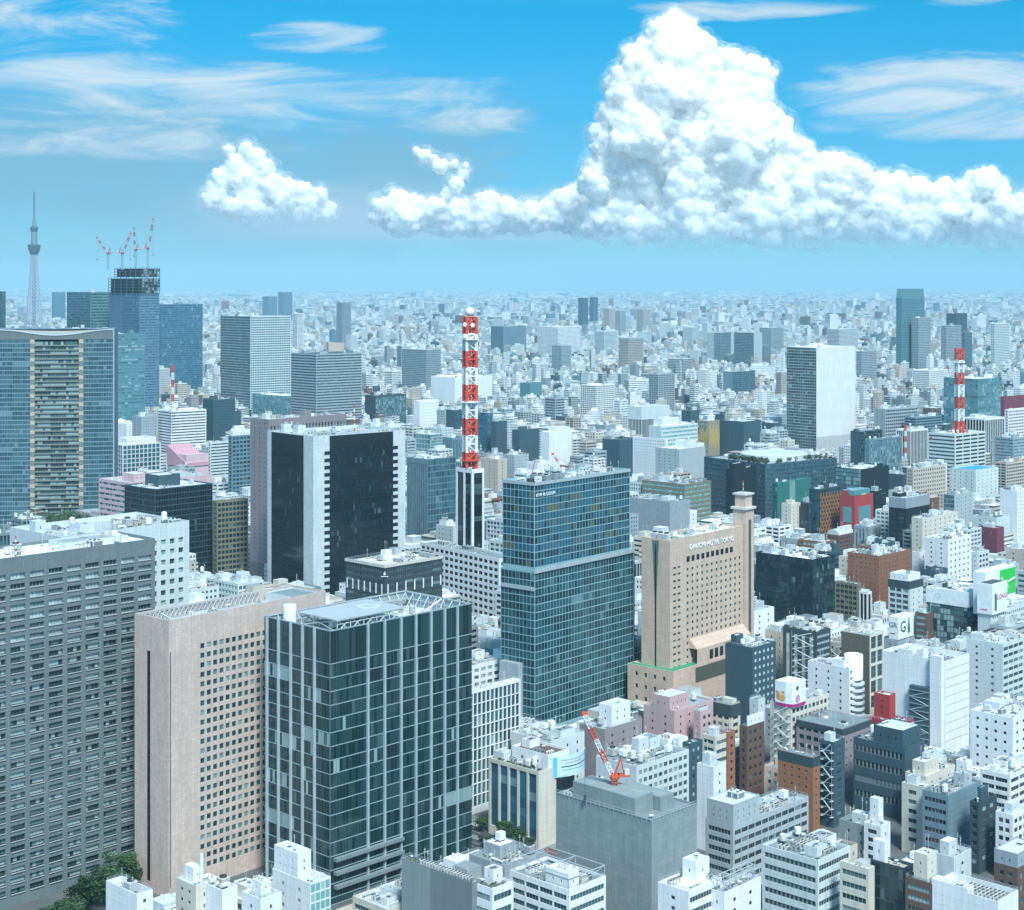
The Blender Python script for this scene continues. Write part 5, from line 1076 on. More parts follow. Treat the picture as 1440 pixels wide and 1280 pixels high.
def local(b, x, y, z): return Matrix.Translation((b.X, b.D, 0)) @ Matrix.Rotation(b.th, 4, 'Z') @ Vector((x, y, z))

# ------------------------------------------------------------------ wavy-roofed glass tower at the left edge
def wavy_tower():
    D = 1500.0; th = RAD(8); k = D/F; xr = (154-CX)*k; W = 118.0; dep = 40.0; H = CAMH-(463-CY)*k; base = CAMH-(745-CY)*k
    px = xr - W*math.cos(th); root = empty('residential_tower', (px, D, 0), th, 'broad blue glass tower with a dipping wavy roof edge and balconies down its middle', 'tower'); rng = random.Random(3)
    FOOT.append((px, D, th, W, dep, H, root)); NEARNAME.append((0, 463, 154, 745, 'the wavy-roofed tower', D))
    bow = lambda x: -3.2*math.sin(math.pi*max(0, min(1, x/W)))**.8
    x0, xa, xb, x1 = 0.0, W*.40, W*.735, W; n = 0
    def strip(name, a, b_, style_, mats, col, zt, inset=0.0):
        mb = MB(); kk = max(2, round((b_-a)/2.3)); fh = 4.15; rows = int((zt-6)/fh)
        for i in range(kk):
            u0, u1 = a+(b_-a)*i/kk, a+(b_-a)*(i+1)/kk; ya, yb_ = bow(u0)+inset, bow(u1)+inset
            for j in range(rows):
                t = zt-j*fh; bt = t-fh
                if i % 6 == 0: strip.r[(j, i//6)] = rng.random()
                g = strip.r.get((j, i//6), .5); r = g if rng.random() < .75 else rng.random()
                mb.quad((u0,ya,bt),(u1,yb_,bt),(u1,yb_,bt+1.0),(u0,ya,bt+1.0),0)
                mb.quad((u0+.12,ya,bt+1.0),(u1-.12,yb_,bt+1.0),(u1-.12,yb_,t),(u0+.12,ya,t),1,.02+.96*r); mb.quad((u1-.12,yb_-.05,bt+1.0),(u1+.12,yb_-.05,bt+1.0),(u1+.12,yb_-.05,t),(u1-.12,yb_-.05,t),0)
                if style_ == 'balcony': mb.quad((u0,ya,bt+1.0),(u1,yb_,bt+1.0),(u1,yb_-1.3,bt+1.0),(u0,ya-1.3,bt+1.0),0); mb.quad((u0,ya-1.3,bt-.1),(u1,yb_-1.3,bt-.1),(u1,yb_-1.3,bt+1.0),(u0,ya-1.3,bt+1.0),0)
        o = mb.obj(name, mats, root, col); return o
    strip.r = {}
    zt = H-9.5
    strip('curtain_wall', x0, xa-4, '', [wall_mat('plain'), glass_mat('sheer')], 'bluegrey', zt); strip('curtain_wall', xb+4, x1, '', [wall_mat('plain'), glass_mat('sheer')], 'bluegrey', zt)
    strip('balcony_bay', xa, xb, 'balcony', [wall_mat('plain'), glass_mat('curtain')], (.20,.23,.20), zt-2, 1.5)
    for a in (xa-4, xb):
        for j in range(int(zt/4.15)):
            c = (.50,.42,.30) if j % 2 == 0 else (.20,.21,.20); lb = MB(); zz = zt-j*4.15; lb.box(a, a+4, bow(a+2)-.3, bow(a+2)+1, zz-3.9, zz); lb.obj('checker_panel', paint_mat(), root, c)
    mb = MB(); k2 = 40; ztop = lambda x: H-1-5.0*max(0, math.sin(math.pi*(x/W-.13)/.86))**2 if x/W > .13 else H-1
    for i in range(k2):
        u0, u1 = W*i/k2, W*(i+1)/k2; mb.quad((u0,bow(u0)-.3,zt-.2),(u1,bow(u1)-.3,zt-.2),(u1,bow(u1)-.3,ztop(u1)),(u0,bow(u0)-.3,ztop(u0)))
    mb.obj('wavy_crown', wall_mat('ribs'), root, (.15,.19,.19)); mb = MB()
    for i in range(k2):
        u0, u1 = W*i/k2, W*(i+1)/k2; mb.quad((u0,bow(u0)-.25,ztop(u0)),(u1,bow(u1)-.25,ztop(u1)),(u1,14,H-.6),(u0,14,H-.6))
    mb.obj('roof_screen', wall_mat('plain'), root, (.34,.38,.34)); mb = MB()
    for i in range(k2): u0, u1 = W*i/k2, W*(i+1)/k2; mb.bar((u0,bow(u0)-.3,ztop(u0)),(u1,bow(u1)-.3,ztop(u1)),1.0)
    mb.obj('roof_edge', wall_mat('plain'), root, 'light')
    mb = MB(); mb.quad((W,bow(W),0),(W,dep,0),(W,dep,H),(W,bow(W),H)); mb.quad((W,dep,0),(0,dep,0),(0,dep,H),(W,dep,H)); mb.quad((0,dep,0),(0,0,0),(0,0,H),(0,dep,H)); rect_quad(mb, 0, W, 8, dep, H-.5); mb.quad((0,1,0),(W,1,0),(W,1,20),(0,1,20)); mb.obj('back_wall', wall_mat('plain'), root, 'bluegrey')
    mb = MB(); mb.box(x1-.8, x1+.4, bow(x1)-1.0, 3, 0, H); mb.obj('corner_mullion', wall_mat('plain'), root, 'steel'); clutter(root, 10, W-6, 12, dep-3, H-.5, 18, rng)
wavy_tower()

# ------------------------------------------------------------------ skyscraper under construction with four cranes
b = bldg('skyscraper', 'dark glass skyscraper under construction, tallest on the skyline left of centre', 171, 196, 413, 224, 600, 'curtain:4,4.6/ribbon:,4.4', 'blue', 'blue', 1, 'slate', th=40, n=0, pent=False, H=CAMH-(413-CY)*1.15, D=2645, short='the crane-topped skyscraper')
sk = b
def bare(x0, x1, y0, y1, z0, z1, floors):
    mb = MB(); h = (z1-z0)/floors; mb.box(x0+3, x1-3, y0+3, y1-3, z0, z1, 1)
    for i in range(floors+1): mb.box(x0, x1, y0, y1, z0+i*h-.5, z0+i*h+.3)
    for x in np.linspace(x0+.5, x1-.5, 8):
        for y in (y0+.5, y1-.5): mb.bar((x,y,z0),(x,y,z1+2.5),.9)
    for y in np.linspace(y0+.5, y1-.5, 6):
        for x in (x0+.5, x1-.5): mb.bar((x,y,z0),(x,y,z1+2.5),.9)
    for i in range(floors):
        for t in np.linspace(x0+2, x1-4, 10):
            if b.rng.random() < .6: mb.quad((t,y0-.1,z0+i*h+.5),(t+3.4,y0-.1,z0+i*h+.5),(t+3.4,y0-.1,z0+(i+1)*h-.8),(t,y0-.1,z0+(i+1)*h-.8),2 if b.rng.random() < .5 else 1)
    return mb.obj('bare_storeys', [flat_mat('raw_steel', (.10,.15,.17), .6), flat_mat('inner_dark', (.02,.035,.045)), flat_mat('site_sheet', (.16,.24,.27))], b.root)
bare(-1, b.wa+1, -1, b.wb+46, b.H+.5, CAMH+(CY-392)*1.15, 5); bare(2, b.wa+1, -1, b.wb+30, CAMH+(CY-392)*1.15+3.2, CAMH+(CY-378)*1.15, 3)
mb = MB(); mb.box(0, b.wa, b.wb+.3, b.wb+45, 0, b.H); mb.obj('rear_wing', [wall_mat('ribs')], b.root, 'blue')
k = 1.15
for i, (bx, by, tx, ty) in enumerate(((152, 352, 138, 337), (172, 352, 182, 331), (191, 347, 190, 323), (208, 345, 214, 310))):
    lab = ['tower crane on the skyscraper, its jib leaning far over to the left', 'second tower crane on the skyscraper, short jib leaning right', 'third tower crane on the skyscraper with a nearly upright jib', 'tallest tower crane on the skyscraper, rightmost of the four'][i]
    zb = CAMH+(CY-380)*k; dd = 2655+i*8; luffing_crane(lab, ((bx-CX)/F*dd, dd, zb), max(6, (380-by)*k-6), ((tx-bx)*k, 0, (by-ty)*k+6), 1.25, RWF, 'cranes on the unfinished skyscraper', (.30,.42,.48))

# ------------------------------------------------------------------ lattice broadcast tower far away
def far_tower():
    D = 7150.0; H = CAMH+(CY-270)/F*D; x = (48-CX)/F*D; root = empty('broadcast_tower', (x, D, 0), 0, 'slender pale lattice broadcast tower with two observation decks and a needle mast', 'tower'); kz = D/F
    zz = lambda py: CAMH+(CY-py)*kz
    mb = MB(); n = 22; z1 = zz(358); R = lambda t: 33*(1-t)**1.25*.9+13.5
    for i in range(n):
        t0, t1 = i/n, (i+1)/n; a0 = [Vector((R(t0)*math.cos(2*math.pi*k/12), R(t0)*math.sin(2*math.pi*k/12), z1*t0)) for k in range(12)]; a1 = [Vector((R(t1)*math.cos(2*math.pi*(k+.5)/12), R(t1)*math.sin(2*math.pi*(k+.5)/12), z1*t1)) for k in range(12)]
        for k_ in range(12): mb.bar(a0[k_], a1[k_], 2.0); mb.bar(a0[(k_+1) % 12], a1[k_], 2.0); mb.bar(a1[k_], a1[(k_+1) % 12], 1.4)
    mb.obj('lattice_shaft', flat_mat('pale_steel', (.40,.48,.53), .5), root)
    c = flat_mat('core_grey', (.17,.24,.29), .6); dk = flat_mat('deck_glass', (.06,.10,.13), .3)
    mb = MB(); mb.lathe([(8,0),(8,z1)], 16); mb.obj('core_shaft', c, root)
    mb = MB(); mb.lathe([(16,z1),(24,zz(352)),(28,zz(346)),(28,zz(344.5)),(15,zz(343.5))], 24); mb.obj('lower_deck', dk, root)
    mb = MB(); mb.lathe([(14,zz(344)),(12.5,zz(323))], 16); mb.obj('upper_shaft', c, root)
    mb = MB(); mb.lathe([(13,zz(326)),(18,zz(322)),(18,zz(320)),(12,zz(318.5))], 20); mb.obj('upper_deck', dk, root)
    mb = MB(); mb.lathe([(10,zz(319)),(8,zz(309)),(4.6,zz(308)),(4.6,zz(290)),(3.2,zz(289)),(3.2,zz(272)),(5,zz(271.8)),(5,zz(269.6))], 12)
    for i in range(14): mb.lathe([(5.6,zz(306-i*2.3)),(5.6,zz(306-i*2.3)+2.2)], 10)
    mb.obj('needle_mast', c, root)
far_tower()

# ------------------------------------------------------------------ red and white masts
def striped_mast(label, pos, h, wd, nseg, dome=False, plates=(), kind='radio_mast'):
    root = empty(kind, pos, RAD(20), label, 'mast'); sh = h/nseg; r_ = (.62,.075,.035); w_ = (.78,.80,.79)
    for i in range(nseg):
        mb = MB(); z0, z1 = i*sh, (i+1)*sh
        for a, c in ((-1,-1),(1,-1),(1,1),(-1,1)):
            mb.tube([(a*wd/2,c*wd/2,z0),(a*wd/2,c*wd/2,z1)], wd*.16, 8)
        k = max(2, round(sh/(wd*.8)))
        for j in range(k):
            za, zb = z0+sh*j/k, z0+sh*(j+1)/k
            P = [(-wd/2,-wd/2),(wd/2,-wd/2),(wd/2,wd/2),(-wd/2,wd/2)]
            for q in range(4):
                (a,c),(d,e) = P[q], P[(q+1)%4]; mb.bar((a,c,zb-.1),(d,e,zb-.1),wd*.10); mb.bar((a,c,za) if j % 2 else (d,e,za),(d,e,zb) if j % 2 else (a,c,zb),wd*.09)
        mb.tube([(0,0,z0),(0,0,z1)], wd*.13, 8); mb.obj('mast_section', paint_mat(), root, r_ if (nseg-i) % 2 else w_)
    for z in plates: 
        mb = MB(); mb.lathe([(wd*1.0,z),(wd*1.0,z+.5)], 12); mb.lathe([(wd*1.02,z+1.3),(wd*1.02,z+1.45)], 12, cap=False); mb.obj('service_platform', paint_mat(), root, w_ if z > 8 else r_)
    if dome: 
        mb = MB(); r = wd*.47; mb.lathe([(r*math.cos(t), h+.6+r*.9+r*math.sin(t)) for t in np.linspace(-1.0, 1.55, 12)], 18); mb.obj('radome', paint_mat(), root, w_, True)
        for i, (a, z) in enumerate(((-1, h-5), (0, h-5.5), (1, h-12), (-1, h-13), (1, h-19), (-.5, h-36))):
            mb = MB(); mb.lathe([(.1,0),(1.0,.15),(1.5,.6)], 14, cap=False); mb.lathe([(1.5,.6),(.01,.65)], 14, cap=False); d = mb.obj('drum_antenna', paint_mat(), root, w_); d.location = (a*wd*.75, -wd*.75, z); d.rotation_euler = (RAD(90), 0, RAD(40*a))
    return root
mt = find('carrying the big red and white mast'); kk = mt.D/F
p = local(mt, mt.wa*.5, mt.wb*.5, mt.zr)
striped_mast('tall red and white lattice mast with a white dome, rising from the mast tower', p, CAMH+(CY-446)*p.y/F - p.z, 7.0, 9, True, (6, (CAMH+(CY-478)*p.y/F-p.z), (CAMH+(CY-566)*p.y/F-p.z)))
pm = find('carrying a red and white mast on its roof'); p = local(pm, pm.wa*.45, pm.wb*.35, pm.zr)
rt = striped_mast('thick red and white lattice mast standing on the pale banded building', p, CAMH+(CY-490)*p.y/F-p.z, 6.5, 7, False, ((CAMH+(CY-510)*p.y/F-p.z),))
mb = MB()
for a, c in ((-1,-1),(1,-1),(1,1),(-1,1)): mb.bar((a*7,c*7,0),(a*3.2,c*3.2,13),1.0)
mb.obj('splayed_foot', paint_mat(), rt, (.62,.075,.035))
for lab, px, py0, py1, D, wd in (('thin red and white mast above the grey finned block', 1273, 645, 598, 1900, 2.2), ('thin red and white mast in front of the deep blue glass tower', 243, 575, 514, 2050, 2.6)):
    g = at(px, py0, D); striped_mast(lab, g, (py0-py1)*D/F, wd, 6)
# ================================================================== ground, street, trees, cars
def sheet(name, pts, z, mat, kind='structure'):
    mb = MB(); mb.poly([(x, y, z) for x, y in pts]); return tag(mb.obj(name, mat), kind=kind)
def ground_mat():
    m, k, b = new_mat('city_ground'); p = k.n('ShaderNodeTexCoord').outputs['Object']
    n = k.noise(p, .004, 5.0, .6); n2 = k.noise(p, .08, 3.0, .6)
    c = k.mix(n2, (.055,.06,.065), (.16,.17,.17)); c = k.mix(k.step(n, .60, .72), c, (.03,.075,.03)); k.put(b.inputs['Base Color'], c); b.inputs['Roughness'].default_value = .9; return m
def disc_sheet():
    mb = MB(); mb.poly([(140000*math.cos(2*math.pi*i/64), 140000*math.sin(2*math.pi*i/64), 0) for i in range(64)]); tag(mb.obj('ground', ground_mat()), kind='structure')
disc_sheet()
rc = ground_at(700, 1188); th0 = RAD(46); A = Vector((math.cos(th0), math.sin(th0))); Bv = Vector((-math.sin(th0), math.cos(th0)))
def strip_pts(o0, o1, b0, b1): return [tuple(Vector((rc.x, rc.y)) + A*a + Bv*c) for a, c in ((o0,b0),(o1,b0),(o1,b1),(o0,b1))]
asph = flat_mat('asphalt', (.055,.06,.063), .85, 0, .3, .15); pave = flat_mat('pavement_slabs', (.22,.23,.22), .85, 0, .25, .4); linem = flat_mat('road_paint', (.62,.64,.62), .7)
sheet('road', strip_pts(-13, 13, -160, 120), .004, asph)
mb = MB()
def slab(mb, o0, o1, b0, b1, z0, z1):
    P = strip_pts(o0, o1, b0, b1); i = len(mb.v)
    lo = [(x,y,z0) for x,y in P]; hi = [(x,y,z1) for x,y in P]; mb.poly(hi)
    for k in range(4): mb.quad(lo[k], lo[(k+1)%4], hi[(k+1)%4], hi[k])
slab(mb, 13, 19, -160, 120, 0, .14); tag(mb.obj('pavement', pave), kind='structure'); mb = MB(); slab(mb, -19, -13, -160, 120, 0, .14); tag(mb.obj('pavement', pave), kind='structure')
mb = MB()
for o in (-8.8, -4.9, 4.9, 8.8):
    for i in range(28): P = strip_pts(o-.08, o+.08, -155+i*10, -150+i*10); mb.poly([(x,y,.010) for x,y in P])
for o in (-12.6, 12.6, -1.6, 1.6): P = strip_pts(o-.09, o+.09, -158, 118); mb.poly([(x,y,.010) for x,y in P])
for i in range(10): P = strip_pts(2+i*1.05, 2.5+i*1.05, 26, 30); mb.poly([(x,y,.010) for x,y in P])
tag(mb.obj('road_markings', linem), kind='structure')
sheet('bus_lane', strip_pts(5, 12.4, -34, -6), .007, flat_mat('red_asphalt', (.16,.075,.075), .85))
mb = MB(); slab(mb, -1.4, 1.4, -150, 20, 0, .16); tag(mb.obj('median_kerb', pave), kind='structure')
rng = random.Random(21); mb_pts = []
hp = []
for i in range(70): c = Vector((rc.x, rc.y)) + A*rng.uniform(-.8,.8) + Bv*(-100+i*1.6); hp.append((c.x, c.y, .8, .8))
tag(leafy('hedge', hp, None, 2, .3, 40), 'clipped green hedge along the middle of the street below the finned glass tower', 'hedge')
bark = flat_mat('bark', (.10,.075,.05), .9)
_tree = {}
def tree_meshes(v):
    if v in _tree: return _tree[v]
    r = random.Random(v*31+5); mb = MB(); limbs = []
    mb.tube([(0,0,0),(.02,.01,.2)], .035, 7); mb.tube([(.02,.01,.2),(.03,.02,.42)], .027, 7)
    for i in range(7):
        a = 2*math.pi*i/7+r.random(); q = (.34*math.cos(a)*r.uniform(.6,1), .34*math.sin(a)*r.uniform(.6,1), r.uniform(.5,.82)); mb.tube([(.02,.01,r.uniform(.28,.42)), (q[0]*.5,q[1]*.5,q[2]*.75), q], .011, 5); limbs.append(q)
    tr = mb.mesh('trunk', [bark]); mb = MB()
    cl = [(x*1.0, y*1.0, z, .17) for x, y, z in limbs] + [(r.gauss(0,.17), r.gauss(0,.17), r.uniform(.42,.95), r.uniform(.10,.17)) for _ in range(16)]
    for (x, y, z, ra) in cl:
        lum = r.random()
        for _ in range(110):
            d = Vector((r.gauss(0,1),r.gauss(0,1),r.gauss(0,1))).normalized()*ra*r.random()**.35; c = Vector((x,y,z))+d; u = Vector((r.gauss(0,1),r.gauss(0,1),r.gauss(0,1))).normalized(); w_ = u.orthogonal().normalized(); s = r.uniform(.016,.032)
            mb.quad(tuple(c-u*s-w_*s*.6),tuple(c+u*s-w_*s*.6),tuple(c+u*s+w_*s*.6),tuple(c-u*s+w_*s*.6),0,.02+.96*min(1,max(0,.6*lum+.4*r.random())))
    _tree[v] = (tr, mb.mesh('crown', [leaf_mat()])); return _tree[v]
def tree(x, y, h, label, group=None, v=None, wid=1.0):
    v = rng.randint(0, 3) if v is None else v; root = empty('tree', (x, y, 0), rng.uniform(0, 6), label, 'tree', group); root.scale = (h*wid, h*wid, h)
    a, c = tree_meshes(v); place('trunk', a, root); place('crown', c, root)
for i, (px, py, h, lab) in enumerate(((694,1222,11,'round street tree nearest the finned glass tower, above the blank concrete building'), (711,1226,10,'middle one of three street trees by the blank concrete building'), (727,1230,10,'rightmost of three street trees by the blank concrete building'),
        (676,1170,6,'small dark street tree by the kerb left of the teal-columned block'), (709,1184,8,'street tree before the left columns of the teal-columned block'), (727,1192,8,'street tree before the middle columns of the teal-columned block'), (742,1202,7,'street tree before the right end of the teal-columned block'))):
    g = ground_at(px, py); tree(g.x, g.y, h, lab, 'street trees', i % 4, 1.15)
for i, (px, py, h, lab) in enumerate(((122,1292,17,'broad dark tree at the bottom edge before the long grey slab'), (160,1276,19,'largest dark tree between the grey slab and the pink granite tower'), (183,1248,17,'dark tree tucked in the shade against the pink granite tower'), (95,1306,13,'low tree at the bottom edge nearest the left corner'), (176,1270,14,'smaller tree in front of the one shading the pink tower'), (142,1262,15,'tree close against the face of the long grey slab'))):
    g = ground_at(px, py); tree(g.x, g.y, h*.78, lab, 'trees at the foot of the grey slab', i % 4, 1.3)
tag(leafy('shrub_bed', [(ground_at(60+i*4, 1285-i).x+rng.uniform(-2,2), ground_at(60+i*4, 1285-i).y+rng.uniform(-3,3), .7, 1.3) for i in range(22)], None, 9, .4, 60), 'low green shrubs along the foot of the long grey slab', 'shrubs', kind='stuff')
def car(px, py, col, label, van=False, turn=0.0):
    g = ground_at(px, py); root = empty('van' if van else 'car', (g.x, g.y, .01), th0+math.pi/2+turn, label, 'van' if van else 'car'); L, W_, h = (5.6, 1.9, 2.2) if van else (4.5, 1.75, 1.42); pm_ = flat_mat('car_paint_%d' % int(col[0]*99), col, .25)
    pr = [(-L/2,.35),(-L/2,.85),(-L*.46,h*.62),(-L*.30,h) if not van else (-L*.48,h),(L*.12,h) if not van else (L*.30,h),(L*.28,h*.64) if not van else (L*.42,h*.58),(L*.47,h*.56),(L/2,.7),(L/2,.35)]
    mb = MB(); i0 = [(x,-W_/2+(.14 if z > h*.66 else 0),z) for x,z in pr]; i1 = [(x,W_/2-(.14 if z > h*.66 else 0),z) for x,z in pr]; mb.poly(i0); mb.poly(i1)
    for a in range(len(pr)): c = (a+1) % len(pr); mb.quad(i0[a], i0[c], i1[c], i1[a])
    mb.obj('body', pm_, root); gm_ = glass_mat('black', True)
    mb = MB()
    for s in (-1, 1): y = s*(W_/2-.06); mb.quad((-L*.38,y+s*.03,h*.68),(L*.18,y+s*.03,h*.68),(L*.09,y-s*.02,h*.95),(-L*.28,y-s*.02,h*.95))
    mb.obj('side_window', gm_, root); mb = MB(); e = .02; mb.quad((L*.13+e,-W_*.36,h*.96),(L*.13+e,W_*.36,h*.96),(L*.275+e,W_*.40,h*.67),(L*.275+e,-W_*.40,h*.67)) if not van else mb.quad((L*.305+e,-W_*.38,h*.96),(L*.305+e,W_*.38,h*.96),(L*.415+e,W_*.42,h*.60),(L*.415+e,-W_*.42,h*.60)); mb.obj('windscreen', gm_, root)
    for x in (-L*.31, L*.31):
        for s in (-1, 1):
            mb = MB(); mb.tube([(x,s*(W_/2-.2),.33),(x,s*(W_/2+.01),.33)], .33, 12); mb.obj('wheel', DARKM(), root)
    for s in (-1, 1): mb = MB(); mb.box(L/2-.04,L/2+.02,s*.6-.2,s*.6+.2,.62,.8); mb.obj('headlight', WHITEM(), root)
car(680, 1184, (.02,.022,.025), 'black car crossing toward the teal-columned block'); car(673, 1206, (.72,.74,.74), 'white van on the near lane beside the street trees', True)
car(668, 1162, (.70,.72,.72), 'white car far up the street beside the finned glass tower'); car(744, 1220, (.45,.47,.48), 'silver car on the street near the white chiller building')

# ================================================================== filler city: nearest ones as things, the rest as one mass
f_foot = np.array([(X, D, t, a, c, H) for X, D, t, a, c, H, _r in FOOT])
def corners(X, D, t, a, c):
    ux, uy, vx, vy = math.cos(t), math.sin(t), -math.sin(t), math.cos(t)
    return [(X, D), (X+ux*a, D+uy*a), (X+ux*a+vx*c, D+uy*a+vy*c), (X+vx*c, D+vy*c)]
GW, GH = 480, 427; sc_ = GW / 1440
zb = np.full((GH, GW), 1e9); idb = np.full((GH, GW), -1, int)
def hull(pts):
    pts = sorted(set(pts)); 
    def half(ps):
        h = []
        for p in ps:
            while len(h) > 1 and (h[-1][0]-h[-2][0])*(p[1]-h[-2][1])-(h[-1][1]-h[-2][1])*(p[0]-h[-2][0]) <= 0: h.pop()
            h.append(p)
        return h
    return half(pts)[:-1] + half(pts[::-1])[:-1]
def footprint_mask(X, D, t, a, c, H):
    P = corners(X, D, t, a, c); pts = []
    for x, y in P:
        if y < 50: return None
        for z in (0, H): pts.append((round((CX+F*x/y)*sc_, 2), round((CY+F*(CAMH-z)/y)*sc_, 2)))
    hp_ = hull(pts); xs = [p[0] for p in hp_]; ys = [p[1] for p in hp_]
    x0, x1, y0, y1 = max(0, int(min(xs))), min(GW, int(max(xs))+2), max(0, int(min(ys))), min(GH, int(max(ys))+2)
    if x0 >= x1 or y0 >= y1: return None
    gx, gy = np.meshgrid(np.arange(x0, x1)+.5, np.arange(y0, y1)+.5); m = np.ones(gx.shape, bool)
    for (ax, ay), (bx, by) in zip(hp_, hp_[1:]+hp_[:1]): m &= (bx-ax)*(gy-ay)-(by-ay)*(gx-ax) >= 0
    mm = ((np.arange(x0, x1)+.5)/sc_ - CX)/F; dep = np.full(len(mm), 1e9)         # depth of the nearest wall under each column
    for (ax, ay), (bx, by) in zip(P, P[1:]+P[:1]):
        den = (bx-ax)-mm*(by-ay); den = np.where(np.abs(den) < 1e-9, 1e-9, den); tt = (mm*ay-ax)/den; yy = ay+tt*(by-ay); dep = np.where((tt >= -.02) & (tt <= 1.02) & (yy > 10), np.minimum(dep, yy), dep)
    dep = np.where(dep > 1e8, min(y for x, y in P), dep)
    return x0, x1, y0, y1, m, dep[None, :]*np.ones((y1-y0, 1))
for i, (X, D, t, a, c, H) in enumerate(f_foot):
    r = footprint_mask(X, D, t, a, c, H)
    if r is None: continue
    x0, x1, y0, y1, m, d = r; s = zb[y0:y1, x0:x1]; k = m & (d < s); s[k] = d[k]; idb[y0:y1, x0:x1][k] = i
HANDZ, HANDI = zb.copy(), idb.copy()
hand_circ = [(X + (math.cos(t)*a - math.sin(t)*c)/2, D + (math.sin(t)*a + math.cos(t)*c)/2, math.hypot(a, c)/2) for X, D, t, a, c, H in f_foot]
def inside_rect(px, py, f, pad):
    X, D, t, a, c, H = f; dx, dy = px-X, py-D; u = dx*math.cos(t)+dy*math.sin(t); v = -dx*math.sin(t)+dy*math.cos(t); return -pad < u < a+pad and -pad < v < c+pad
def clear_of_hand(X, D, t, a, c, pad=1.5):
    P = corners(X, D, t, a, c); cx, cy = (P[0][0]+P[2][0])/2, (P[0][1]+P[2][1])/2; r = math.hypot(a, c)/2
    for f, (hx, hy, hr) in zip(f_foot, hand_circ):
        if (hx-cx)**2+(hy-cy)**2 > (hr+r+pad)**2: continue
        if any(inside_rect(x, y, f, pad) for x, y in P+[(cx, cy)]+[((p[0]+q[0])/2,(p[1]+q[1])/2) for p, q in zip(P, P[1:]+P[:1])]): return False
        mine = (X, D, t, a, c, 0)
        if any(inside_rect(x, y, mine, pad) for x, y in corners(*f[:5])): return False
    return True
frng = random.Random(77); cand = []
roadc = Vector((rc.x, rc.y))
def lots():
    th = th0; ux = Vector((math.cos(th), math.sin(th))); vx = Vector((-math.sin(th), math.cos(th)))
    u = -400.0; row = 0
    while u < 3300:
        w_ = frng.uniform(15, 24); v = -2200.0
        while v < 2400:
            d = frng.uniform(13, 24); p = ux*u + vx*v
            if 520 < p.y < 2500 and abs(p.x/p.y) < .345: yield p, w_-1.2, d-1.0
            v += d + (7 if frng.random() < .16 else .3)
        row += 1; u += w_ + (8 if row % 2 == 0 else .6)
for p, a, c in lots():
    q = p - roadc; al, bl = q.dot(A), q.dot(Bv)
    if abs(al + a/2) < 21 + a/2 and -165 < bl < 125: continue
    gpx, gpy = CX+F*p.x/p.y, CY+F*CAMH/p.y
    if gpx < 215 and gpy > 1150: continue
    if not clear_of_hand(p.x, p.y, th0, a, c): continue
    near = p.y < 1500; H = frng.choice([16,20,24,26,28,30,33,36,40]) * frng.uniform(.9, 1.15) * (1.0 if near else 1.02)
    if frng.random() < .03: H *= 1.5
    ok = False
    for hs in (1.0, .75, .55, .38, .22):
        r = footprint_mask(p.x, p.y, th0, a, c, H*hs)
        if r is None: break
        x0, x1, y0, y1, m, d = r; hz = HANDZ[y0:y1, x0:x1]; hid = (m & (hz > d) & (hz < 1e8)).sum()
        vis = (m & (hz > d)).sum()
        if vis == 0: break
        if hid <= (.05 if p.y < 900 else .18)*m.sum(): ok = True; break
    if vis == 0: continue
    if not ok and (p.y < 900 or frng.random() < .6): hs = .12
    cand.append((p.x, p.y, a, c, H*hs))
cand.sort(key=lambda q: q[1])
zb2, id2 = HANDZ.copy(), np.full((GH, GW), -1, int)
for i, (X, D, a, c, H) in enumerate(cand):
    r = footprint_mask(X, D, th0, a, c, H)
    if r is None: continue
    x0, x1, y0, y1, m, d = r; s = zb2[y0:y1, x0:x1]; k = m & (d < s); s[k] = d[k]; id2[y0:y1, x0:x1][k] = i
cnt = np.bincount(id2[id2 >= 0].ravel(), minlength=len(cand)); order = np.argsort(-cnt)
N_THINGS = 150
chosen = [int(i) for i in order[:N_THINGS] if cnt[i] > 4]; rest = [i for i in range(len(cand)) if i not in set(chosen) and cnt[i] > 0]
PAL = [('white','white',26),('pale','pale grey',20),('light','grey',15),('cream','cream',12),('steel','blue-grey',8),('mid','dark grey',8),('sand','sand',4),('brown','brown',3),('slate','slate',6),('tan','tan',3),('brick','brick',2),('pink','pink',1),('pearl','pearl',6)]
STY = [('punch','small square windows',4),('ribbon','window bands',5),('wide','wide windows',4),('few','scattered windows',5),('grid','gridded windows',3),('balcony','balconies',4),('small','tiny windows',3),('mid','paired windows',3),('pilot:3,','vertical window strips',2)]
def wpick(L): return frng.choices(L, [l[2] for l in L])[0]
used = set(o['label'] for o in bpy.data.objects if o.get('label'))
def relation(px, py, D, H):
    best = None
    for (xl, yt, xr, yb_, sh, d) in NEARNAME:
        if not sh: continue
        dx = 0 if xl <= px <= xr else min(abs(px-xl), abs(px-xr)); yy = min(max(py, yt), yb_); s = dx + .7*abs(py-yy) + abs(d-D)*.02
        if best is None or s < best[0]: best = (s, xl, xr, yt, yb_, sh, d)
    _, xl, xr, yt, yb_, sh, d = best
    if xl-3 <= px <= xr+3: return ('in front of ' if D < d else 'behind ') + sh
    return ('just left of ' if px < xl else 'just right of ') + sh
